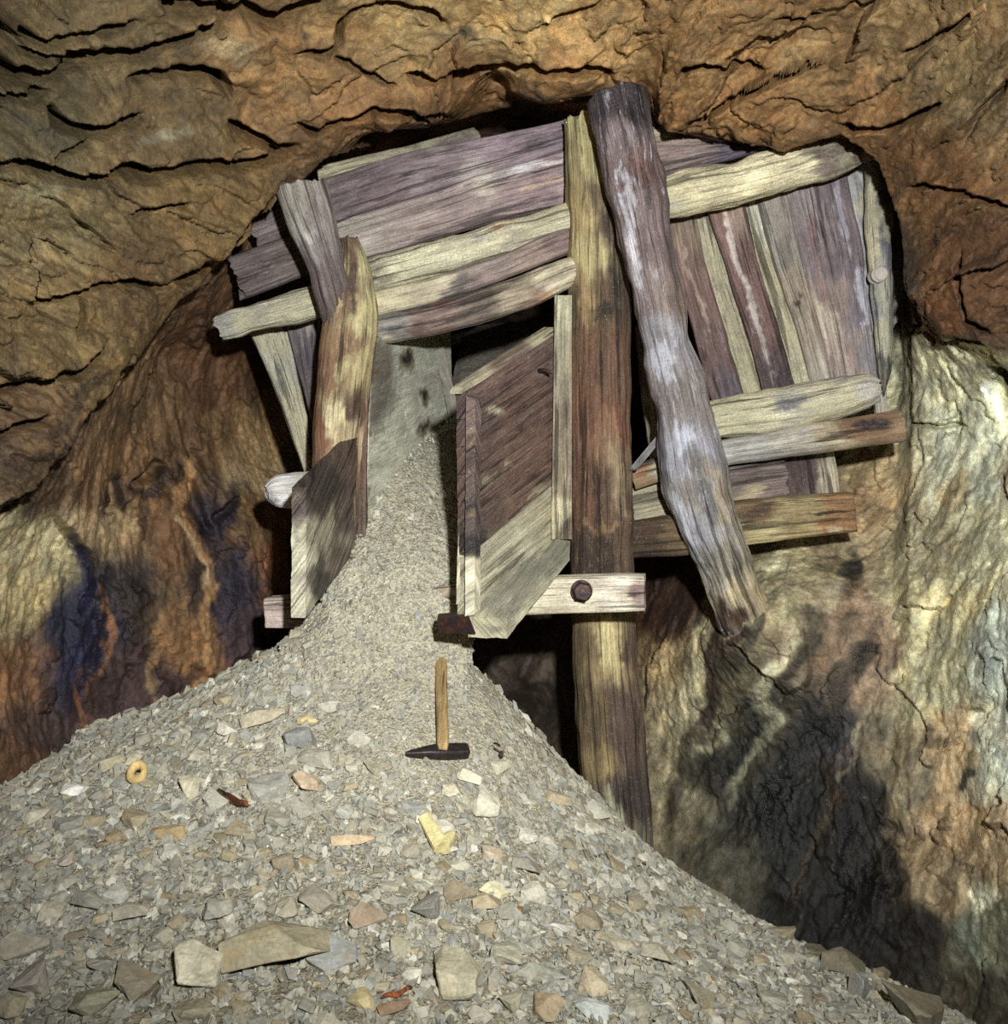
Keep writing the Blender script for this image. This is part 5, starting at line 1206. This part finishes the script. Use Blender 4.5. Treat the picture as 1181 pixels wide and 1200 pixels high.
def prism(name, pts, vec, mat, guides, parent, spots=(), strokes=(), res=0.008, grain_dir=None, jit=0.004, gain=1.1, warp=7, label=None):
    """a board with the outline pts (planar quad strip corners a,b,c,d) pushed along vec; finely divided so that it can be worn and stained"""
    a, b, c, d = [np.array(p, float) for p in pts]
    vec = np.array(vec, float)
    nu = max(4, int(max(np.linalg.norm(b - a), np.linalg.norm(c - d)) / res)); nv = max(4, int(max(np.linalg.norm(d - a), np.linalg.norm(c - b)) / res)); nw = max(3, int(np.linalg.norm(vec) / res))
    Vs, Qs, Gs = [], [], []; off = 0
    gd = np.array(grain_dir if grain_dir is not None else (b - a), float); gd /= np.linalg.norm(gd)
    nrm = vec / np.linalg.norm(vec); sd = np.cross(gd, nrm); sd /= np.linalg.norm(sd)

    def patch(fn, n1, n2):
        nonlocal off
        u, v = np.meshgrid(np.linspace(0, 1, n1 + 1), np.linspace(0, 1, n2 + 1), indexing='ij')
        p = fn(u.ravel()[:, None], v.ravel()[:, None])
        i = np.arange(len(p)).reshape(u.shape) + off
        Qs.append(np.stack([i[:-1, :-1], i[1:, :-1], i[1:, 1:], i[:-1, 1:]], -1).reshape(-1, 4)); Vs.append(p); off += len(p)
    bl = lambda u, v: a * (1 - u) * (1 - v) + b * u * (1 - v) + c * u * v + d * (1 - u) * v
    patch(lambda u, v: bl(u, v), nu, nv)
    patch(lambda u, v: bl(1 - u, v) + vec, nu, nv)
    patch(lambda u, w: bl(1 - u, u * 0) + vec * w, nu, nw)
    patch(lambda u, w: bl(u, u * 0 + 1) + vec * w, nu, nw)
    patch(lambda v, w: bl(v * 0, v) + vec * w, nv, nw)
    patch(lambda v, w: bl(v * 0 + 1, 1 - v) + vec * w, nv, nw)
    V = np.concatenate(Vs); Q = np.concatenate(Qs)
    key = np.round(V * 20000).astype(np.int64)
    _, first, inv = np.unique(key, axis=0, return_index=True, return_inverse=True)
    V = V[first]; Q = inv.ravel()[Q]
    G = np.stack([V @ gd, V @ sd + (V @ nrm), np.full(len(V), float(len(name)))], 1)
    cen = V.mean(0)
    out = V - cen
    g3 = np.stack([G[:, 0] * 2, G[:, 1] * 30, (V @ nrm) * 30], 1) + a[0] * 50
    dd = fbm(g3, 4, 0.6) * jit
    V = V + nrm[None] * (np.sign((V - cen) @ nrm) * dd)[:, None] + sd[None] * (np.sign((V - cen) @ sd) * dd * 0.5)[:, None]
    px, py = proj(V)
    col = shade(px, py, V.astype(f32), guides, spots, strokes, warp=warp, wfreq=9, gain=gain)
    col[:, :3] = desat(col[:, :3], 0.5) * np.array([1.12, 1.17, 1.04])
    # orientation
    f0 = Q[0]; nn = np.cross(V[f0[2]] - V[f0[0]], V[f0[3]] - V[f0[1]])
    if nn @ vec > 0: Q = Q[:, ::-1]
    o = link_mesh(name, V, Q, mat, parent=parent, col=col, grain=G, smooth=False)
    if label: o['label'] = label
    return o


def build_chute():
    ch = empty('ore_chute', P(450, 720, 3.3), 'wooden ore chute mouth between two posts with brown right side and gravel pouring out', 'chute')
    # right side panel, its outer face to the viewer
    fb, ft = P(549, 722, 3.02), P(545, 459, 3.02)
    bb, bt = P(654, 628, 3.42), P(652, 384, 3.42)
    along = bb - fb
    nrm = np.cross(along, np.array([0, 0, 1.0])); nrm /= np.linalg.norm(nrm)      # points to the camera side / right
    if nrm[1] > 0: nrm = -nrm
    g = [(560, 490, 16, (96, 62, 58)), (600, 440, 20, (116, 74, 60)), (570, 540, 20, (104, 66, 56)), (620, 470, 25, (112, 70, 54)), (635, 430, 14, (120, 82, 66)), (600, 540, 25, (118, 72, 52)), (630, 540, 20, (122, 76, 54)), (575, 600, 20, (104, 68, 56)), (560, 635, 14, (60, 42, 42)), (610, 600, 20, (122, 78, 56)), (640, 590, 14, (166, 146, 104)), (580, 645, 16, (150, 128, 94))]
    h = bt - bb
    n = 6; planks = []
    for k in range(n):                      # six planks laid along the slope of the chute
        t0, t1 = 0.0 + k / n, (k + 1) / n - 0.006
        lo = 0.27; f = lambda t, A_, B_: A_ + (B_ - A_) * (lo + (1 - lo) * t)
        p = [f(t0, fb, ft), f(t0, bb, bt), f(t1, bb, bt), f(t1, fb, ft)]
        planks.append(prism('side_panel', p, -nrm * 0.035, M_W, g, ch, spots=[(578, 481, 9, 5, 0, (206, 184, 140), 0.8), (572, 562, 16, 4, -38, (196, 166, 112), 0.7), (590, 550, 12, 3, -38, (190, 160, 112), 0.7), (625, 588, 20, 6, -40, (204, 170, 110), 0.5), (610, 500, 40, 2, -38, (60, 40, 36), 0.6), (590, 520, 40, 2, -38, (66, 44, 38), 0.6), (640, 610, 8, 14, 0, (206, 180, 110), 0.6), (575, 470, 30, 3, -30, (70, 48, 42), 0.5), (560, 630, 10, 22, 0, (58, 42, 44), 0.6), (585, 635, 22, 5, -38, (200, 170, 110), 0.7)], grain_dir=along + np.array([0, 0, 0.0]), jit=0.005))
    bm = bmesh.new()
    for o in planks: bm.from_mesh(o.data)
    side = planks[0]; bm.to_mesh(side.data); bm.free()
    for o in planks[1:]: bpy.data.objects.remove(o)
    side.name = 'side_panel'; side['label'] = 'brown planked right side of the chute'; side['_org'] = ch['_org']
    f = lambda t, A_, B_: A_ + (B_ - A_) * t
    prism('bottom_plank', [f(0.0, fb, ft), f(0.0, bb, bt), f(0.262, bb, bt), f(0.262, fb, ft)], -nrm * 0.04, M_WS, [(570, 690, 20, (178, 162, 118)), (600, 660, 20, (176, 162, 124)), (640, 610, 16, (180, 162, 118)), (560, 660, 14, (168, 150, 112))], ch, grain_dir=along, label='pale lowest plank of the right side',
          spots=[(580, 680, 24, 3, -42, (130, 118, 100), 0.5), (640, 600, 8, 12, 0, (206, 180, 110), 0.6)])
    # front edge batten, capping board on top, upright against the post
    up = np.array([0, 0, 1.0]); al = along / np.linalg.norm(along)
    e0, e1 = P(535, 708, 3.04), P(541, 460, 3.04)
    prism('edge_batten', [e0 - al * 0.002, e0 + nrm * 0.022 + al * 0.012, e1 + nrm * 0.022 + al * 0.012, e1 - al * 0.002], al * 0.03 - nrm * 0.02, M_WR, [(541, 480, 12, (122, 80, 72)), (541, 540, 16, (126, 76, 62)), (538, 600, 16, (120, 84, 72)), (536, 660, 16, (196, 172, 128)), (536, 700, 12, (190, 168, 124))], side, grain_dir=(0, 0, 1))
    prism('edge_batten', [P(545, 722, 2.995), P(556, 720, 2.995), P(557, 470, 2.995), P(546, 464, 2.995)], al * 0.03, M_WR, [(550, 480, 12, (110, 76, 74)), (552, 540, 16, (92, 60, 56)), (552, 600, 16, (84, 60, 58)), (552, 640, 10, (54, 42, 46)), (550, 670, 10, (206, 184, 140)), (550, 705, 12, (202, 184, 142))], side, grain_dir=(0, 0, 1))
    prism('top_rail', [P(541, 462, 3.0), P(652, 390, 3.42), P(651, 383, 3.42), P(543, 454, 3.0)], -nrm * 0.045 + up * 0.004, M_WS, [(560, 450, 14, (180, 158, 116)), (600, 425, 16, (134, 104, 84)), (640, 392, 14, (196, 178, 124))], side, grain_dir=along, label='pale worn top edge of the right side')
    prism('post_cleat', [P(646, 632, 3.36), P(670, 632, 3.36), P(670, 346, 3.36), P(650, 346, 3.36)], (0, 0.05, 0), M_WS, [(660, 360, 16, (172, 160, 112)), (655, 430, 20, (150, 130, 92)), (660, 500, 20, (136, 110, 78)), (658, 560, 16, (140, 114, 78)), (655, 600, 10, (206, 184, 124)), (665, 610, 8, (120, 92, 58))], ch, grain_dir=(0, 0, 1), label='pale upright cleat between the right side and the tall post', spots=[(652, 600, 4, 30, 0, (214, 186, 120), 0.7), (662, 470, 6, 40, 0, (100, 78, 60), 0.5)])
    # floor board whose edge stands out beyond the right side
    A_, B_, C_, D_ = P(548, 723, 3.0), P(594, 724, 2.96), P(668, 634, 3.3), P(640, 630, 3.42)
    prism('floor_board', [A_, B_, C_, D_], np.array([0.0, 0.02, -0.062]), M_DUST, [(590, 700, 20, (150, 140, 116)), (630, 660, 20, (142, 134, 114)), (570, 735, 16, (190, 172, 122)), (620, 725, 16, (206, 194, 148)), (650, 690, 16, (204, 190, 144)), (600, 738, 10, (186, 166, 120))], ch, grain_dir=along, label='chute floor board with dusty top and pale cut edge', gain=1.1,
          spots=[(580, 735, 14, 4, 0, (96, 84, 78), 0.6), (640, 640, 18, 4, -45, (196, 178, 130), 0.4)])
    prism('lip_iron', [P(512, 726, 3.06), P(549, 722, 2.99), P(557, 743, 2.99), P(514, 742, 3.06)], (0, 0.06, 0.01), M_IRON, [(530, 735, 20, (60, 44, 30))], ch, label='rusty dark end of the chute lip')
    # bent nail in the right side
    c0 = P(633, 436, 3.33); pts = [c0 + np.array([0.0, 0.02, 0]), c0 + np.array([-0.004, -0.02, 0.004]), c0 + np.array([0.012, -0.035, 0.002]), c0 + np.array([0.035, -0.035, -0.006])]
    V, Q = [], []
    for i, p in enumerate(pts):
        for k in range(8):
            a = 2 * math.pi * k / 8; r = 0.006
            V.append(p + (np.array([math.cos(a) * r, 0, math.sin(a) * r]) if i < 2 else np.array([0, math.cos(a) * r, math.sin(a) * r])))
    for l in range(3):
        for k in range(8): Q.append((l * 8 + k, l * 8 + (k + 1) % 8, (l + 1) * 8 + (k + 1) % 8, (l + 1) * 8 + k))
    link_mesh('bent_nail', V, Q, M_IRON, parent=side)
    # left side: low front board with its cut end to the viewer, uprights, and the dusty bin wall behind
    a0, a1 = P(352, 724, 3.06), P(404, 650, 3.5)
    p = [P(358, 724, 3.08), P(420, 640, 3.5), P(426, 505, 3.5), P(359, 571, 3.08)]
    prism('side_board', p, np.array([-0.045, 0.005, 0]), M_WR, [(365, 580, 14, (70, 52, 44)), (385, 565, 14, (66, 50, 44)), (370, 630, 14, (166, 146, 108)), (385, 640, 14, (160, 142, 110)), (405, 600, 16, (104, 78, 64)), (410, 550, 14, (104, 72, 54)), (352, 590, 12, (96, 74, 72)), (350, 640, 16, (206, 192, 150)), (350, 700, 16, (190, 176, 140)), (375, 690, 14, (80, 68, 58)), (395, 650, 12, (120, 92, 72))], ch, grain_dir=(0.25, 1, 0.9), jit=0.004, gain=1.1,
          spots=[(374, 665, 8, 26, 8, (66, 54, 48), 0.85), (376, 592, 9, 18, 0, (70, 52, 44), 0.8), (350, 600, 8, 30, 0, (92, 70, 70), 0.7), (393, 620, 7, 40, 6, (92, 66, 54), 0.6), (384, 615, 5, 30, 10, (176, 156, 114), 0.6), (352, 680, 10, 8, 0, (160, 140, 130), 0.5)], label='low left side board of the chute with pale front edge')
    prism('side_upright', [P(419, 642, 3.47), P(428, 640, 3.47), P(431, 438, 3.47), P(424, 438, 3.47)], (0, 0.05, 0), M_WR, [(425, 470, 14, (130, 74, 50)), (424, 540, 20, (120, 72, 52)), (422, 610, 16, (110, 76, 58))], ch, grain_dir=(0, 0, 1))
    g = [(450, 430, 16, (92, 78, 66)), (445, 470, 14, (104, 92, 78)), (480, 430, 20, (142, 138, 118)), (470, 480, 20, (148, 144, 124)), (500, 480, 20, (150, 146, 126)), (460, 540, 30, (152, 148, 126)), (515, 450, 14, (140, 132, 116))]
    sp = [(478, 422, 8, 14, 8, (90, 64, 26), 0.9), (478, 421, 4, 8, 8, (24, 18, 12), 0.95), (497, 465, 7, 12, 8, (90, 64, 26), 0.9), (497, 464, 3.5, 6.5, 8, (24, 18, 12), 0.95), (498, 502, 8, 15, 25, (90, 68, 30), 0.9), (498, 500, 4, 8, 25, (36, 26, 14), 0.9), (441, 438, 4, 5, 0, (90, 62, 28), 0.7), (447, 480, 14, 34, 25, (74, 62, 54), 0.6), (436, 508, 2, 5, 0, (110, 76, 34), 0.8), (433, 545, 2, 4, 0, (120, 84, 40), 0.8), (432, 578, 2.5, 5, 0, (120, 84, 40), 0.8)]
    prism('bin_wall', [P(424, 690, 3.50), P(532, 560, 4.3), P(528, 388, 4.3), P(438, 396, 3.50)], np.array([-0.05, 0.0, 0]), M_DUST, g, ch, spots=sp, grain_dir=(0.15, 1, 0), label='dust-grey inner left wall with rusty nail stains', gain=2.2, jit=0.003)
    prism('bin_batten', [P(528, 500, 4.22), P(541, 498, 4.24), P(518, 398, 4.16), P(508, 400, 4.13)], (0, 0.04, 0), M_DUST, [(520, 440, 30, (142, 126, 112)), (515, 410, 12, (150, 140, 122))], ch, grain_dir=(0, 0, 1), gain=1.1)


# ---------------------------------------------------------------- hammer and litter
def tube(pts, rad, nseg=14, sect=None):
    pts = np.array(pts, float); V, Q = [], []
    for i, p in enumerate(pts):
        t = pts[min(i + 1, len(pts) - 1)] - pts[max(i - 1, 0)]; t /= np.linalg.norm(t)
        a = np.cross(t, (0, -0.6, 0.8)); a /= np.linalg.norm(a); b = np.cross(t, a)
        ra, rb = rad[i] if hasattr(rad[i], '__len__') else (rad[i], rad[i])
        for k in range(nseg):
            th = 2 * math.pi * k / nseg
            n = sect or 2
            V.append(p + a * ra * np.sign(math.cos(th)) * abs(math.cos(th)) ** (2 / n) + b * rb * np.sign(math.sin(th)) * abs(math.sin(th)) ** (2 / n))
    for l in range(len(pts) - 1):
        for k in range(nseg): Q.append((l * nseg + k, l * nseg + (k + 1) % nseg, (l + 1) * nseg + (k + 1) % nseg, (l + 1) * nseg + k))
    T = []
    V.append(pts[0]); V.append(pts[-1]); m = len(pts) * nseg
    for k in range(nseg):
        T.append((m, (k + 1) % nseg, k)); T.append((m + 1, m - nseg + k, m - nseg + (k + 1) % nseg))
    return np.array(V), Q, T


def build_litter():
    top, bot = heap_hit(514, 766), heap_hit(516, 884)
    n = heap_normal(bot[0], bot[1])
    root = empty('hammer', bot, 'hammer with wooden handle and dark head lying on the gravel slope', 'hammer')
    top = top + n * 0.025; bot = bot + n * 0.03
    ax = top - bot
    pts = [bot - ax * 0.03 + ax * t * 1.04 for t in (0, 0.05, 0.2, 0.45, 0.7, 0.86, 0.96, 1.0)]
    V, Q, T = tube(pts, [(0.012, 0.010), (0.017, 0.012), (0.0175, 0.012), (0.018, 0.013), (0.0185, 0.014), (0.020, 0.015), (0.021, 0.015), (0.017, 0.012)], 18, 2.4)
    gd = ax / np.linalg.norm(ax)
    col = np.repeat(lin((178, 150, 100))[None], len(V), 0)
    G = np.stack([V @ gd, V[:, 0], np.full(len(V), 3.0)], 1)
    link_mesh('handle', V, Q, M_WS, parent=root, tris=T, col=col, grain=G)
    l, r = heap_hit(474, 888) + n * 0.016, heap_hit(546, 886) + n * 0.02
    hx = r - l
    pts = [l + hx * t for t in (0, 0.08, 0.35, 0.5, 0.62, 0.72, 0.95, 1.0)]
    V, Q, T = tube(pts, [(0.004, 0.006), (0.008, 0.010), (0.016, 0.018), (0.021, 0.020), (0.022, 0.020), (0.0215, 0.019), (0.020, 0.018), (0.018, 0.016)], 16, 5)
    link_mesh('head', V, Q, M_STEEL, parent=root, tris=T, smooth=False)

    def stick(a, b, w, c, label, name='wood_splinter', cat='splinter', lift=0.012, mat=M_WR):
        p, q = heap_hit(*a), heap_hit(*b)
        if p is None or q is None: return
        p = p + np.array([0, 0, lift]); q = q + np.array([0, 0, lift])
        d = q - p
        pts = [p + d * t + np.array([0, 0, 0.004]) * math.sin(t * 9) for t in np.linspace(0, 1, 9)]
        m = p[1] / F
        V, Q, T = tube(pts, [(w * m * (0.1 + 0.34 * math.sin(math.pi * (0.06 + 0.84 * i / 8))), w * m * (0.06 + 0.16 * math.sin(math.pi * (0.1 + 0.8 * i / 8)))) for i in range(9)], 8, 3)
        V = V + 0.004 * np.stack([fbm(V * 40 + k * 9, 2) for k in range(3)], 1)
        o = link_mesh(name, V, Q, mat, tris=T, col=np.repeat(lin(c)[None], len(V), 0), grain=np.stack([V @ (d / np.linalg.norm(d)), V[:, 0] + V[:, 1], V[:, 2]], 1))
        tag(o, label, cat, 'wood splinters on the heap')
    stick((735, 972), (764, 1006), 11, (72, 44, 34), 'long dark brown splinter against the foot of the tall post', lift=0.02)
    stick((580, 876), (587, 894), 11, (66, 42, 36), 'short dark chip right of the hammer head')
    stick((262, 936), (290, 952), 11, (120, 70, 40), 'rust-red wood chip on the left slope')
    stick((254, 934), (268, 942), 14, (74, 56, 40), 'dark chip beside the rust-red wood chip')
    stick((612, 1044), (634, 1052), 7, (84, 58, 44), 'thin dark splinter on the right of the middle slope')
    stick((318, 963), (330, 967), 6, (70, 50, 38), 'tiny dark splinter below the large grey slab')
    stick((446, 1178), (482, 1166), 9, (140, 76, 36), 'reddish wood splinter near the bottom edge left of the oval stone')
    stick((602, 1088), (610, 1072), 8, (164, 104, 44), 'orange-brown splinter near the bottom centre')
    stick((884, 1090), (900, 1078), 8, (134, 84, 44), 'orange-brown chip on the right rim of the heap')
    stick((740, 1012), (757, 1020), 5, (90, 62, 46), 'thin splinter just below the long dark one')
    # the yellow forked piece
    p0, p1, p2 = heap_hit(497, 966), heap_hit(518, 1002), heap_hit(529, 985)
    up = np.array([0, -0.012, 0.02])
    V1, Q1, T1 = tube([p0 + up, p0 * 0.6 + p1 * 0.4 + up, p1 + up], [0.016, 0.018, 0.021], 10, 3)
    V2, Q2, T2 = tube([p1 + up, p2 + up * 0.8], [0.02, 0.012], 10, 3)
    k = len(V1)
    V = np.concatenate([V1, V2]); V = V + 0.006 * np.stack([fbm(V * 30 + i * 5, 3) for i in range(3)], 1)
    o = link_mesh('forked_fragment', V, Q1 + [tuple(np.array(x) + k) for x in Q2], M_CHIPS, tris=T1 + [tuple(np.array(x) + k) for x in T2], col=np.repeat(lin((222, 210, 150))[None], len(V), 0), smooth=False)
    tag(o, 'bright yellow forked fragment lying on the slope below the hammer', 'fragment')
    # the ring-shaped stone
    c = heap_hit(163, 917); n = heap_normal(c[0], c[1]); n = n * 0.4 + np.array([0.1, -0.75, 0.4]); n /= np.linalg.norm(n)
    a = np.cross(n, (0, 0, 1.0)); a /= np.linalg.norm(a); b = np.cross(n, a)
    V, Q = [], []
    for i in range(28):
        t = 2 * math.pi * i / 28; dr = math.cos(t) * a * 0.95 + math.sin(t) * b * 1.1
        for k in range(12):
            s = 2 * math.pi * k / 12
            V.append(c + n * 0.024 + np.array([0, 0, 0.016]) + dr * (0.0205 + 0.0115 * math.cos(s)) + n * 0.013 * math.sin(s))
    for i in range(28):
        for k in range(12): Q.append((i * 12 + k, ((i + 1) % 28) * 12 + k, ((i + 1) % 28) * 12 + (k + 1) % 12, i * 12 + (k + 1) % 12))
    V = np.array(V); V = V + 0.004 * np.stack([fbm(V * 35 + i * 5, 3) for i in range(3)], 1)
    o = link_mesh('ring_stone', V, Q, M_CHIPS, col=np.repeat(lin((206, 180, 120))[None], len(V), 0))
    tag(o, 'round tan stone with a hollow middle on the left slope', 'stone')


# ---------------------------------------------------------------- light and camera
def build_light():
    li = bpy.data.lights.new('flash', 'SPOT')
    li.shadow_soft_size = 0.05
    li.spot_size = math.radians(98); li.spot_blend = 0.85
    li.energy = 720
    li.color = (0.97, 0.98, 1.0)
    o = bpy.data.objects.new('flash', li)
    COL.objects.link(o)
    o.location = (0.27, -0.1, 2.04)
    o.rotation_euler = (Vector((0.2, 3.4, 2.0)) - Vector(o.location)).to_track_quat('-Z', 'Y').to_euler()
    w = bpy.data.worlds.new('World'); SC.world = w
    w.use_nodes = True
    w.node_tree.nodes['Background'].inputs[0].default_value = (0.01, 0.01, 0.012, 1)
    cam = bpy.data.cameras.new('camera')
    cam.sensor_fit = 'VERTICAL'; cam.sensor_height = 36; cam.sensor_width = 36; cam.lens = 36
    cam.clip_start = 0.02
    c = bpy.data.objects.new('camera', cam)
    COL.objects.link(c)
    c.location = (0, 0, CZ); c.rotation_euler = (math.radians(90), 0, 0)
    # the image centre is (590.5, 600) at 1181 x 1200
    SC.camera = c
    SC.view_settings.view_transform = 'Standard'
    SC.view_settings.look = 'None'
    SC.view_settings.exposure = 0.0
    SC.view_settings.gamma = 1.0
    SC.view_settings.use_curve_mapping = False
    SC.cycles.use_denoising = False


build_cave()
build_heap()
build_stones()
build_timber()
build_chute()
build_litter()
build_light()
for o in SC.objects:
    if '_org' in o: del o['_org']
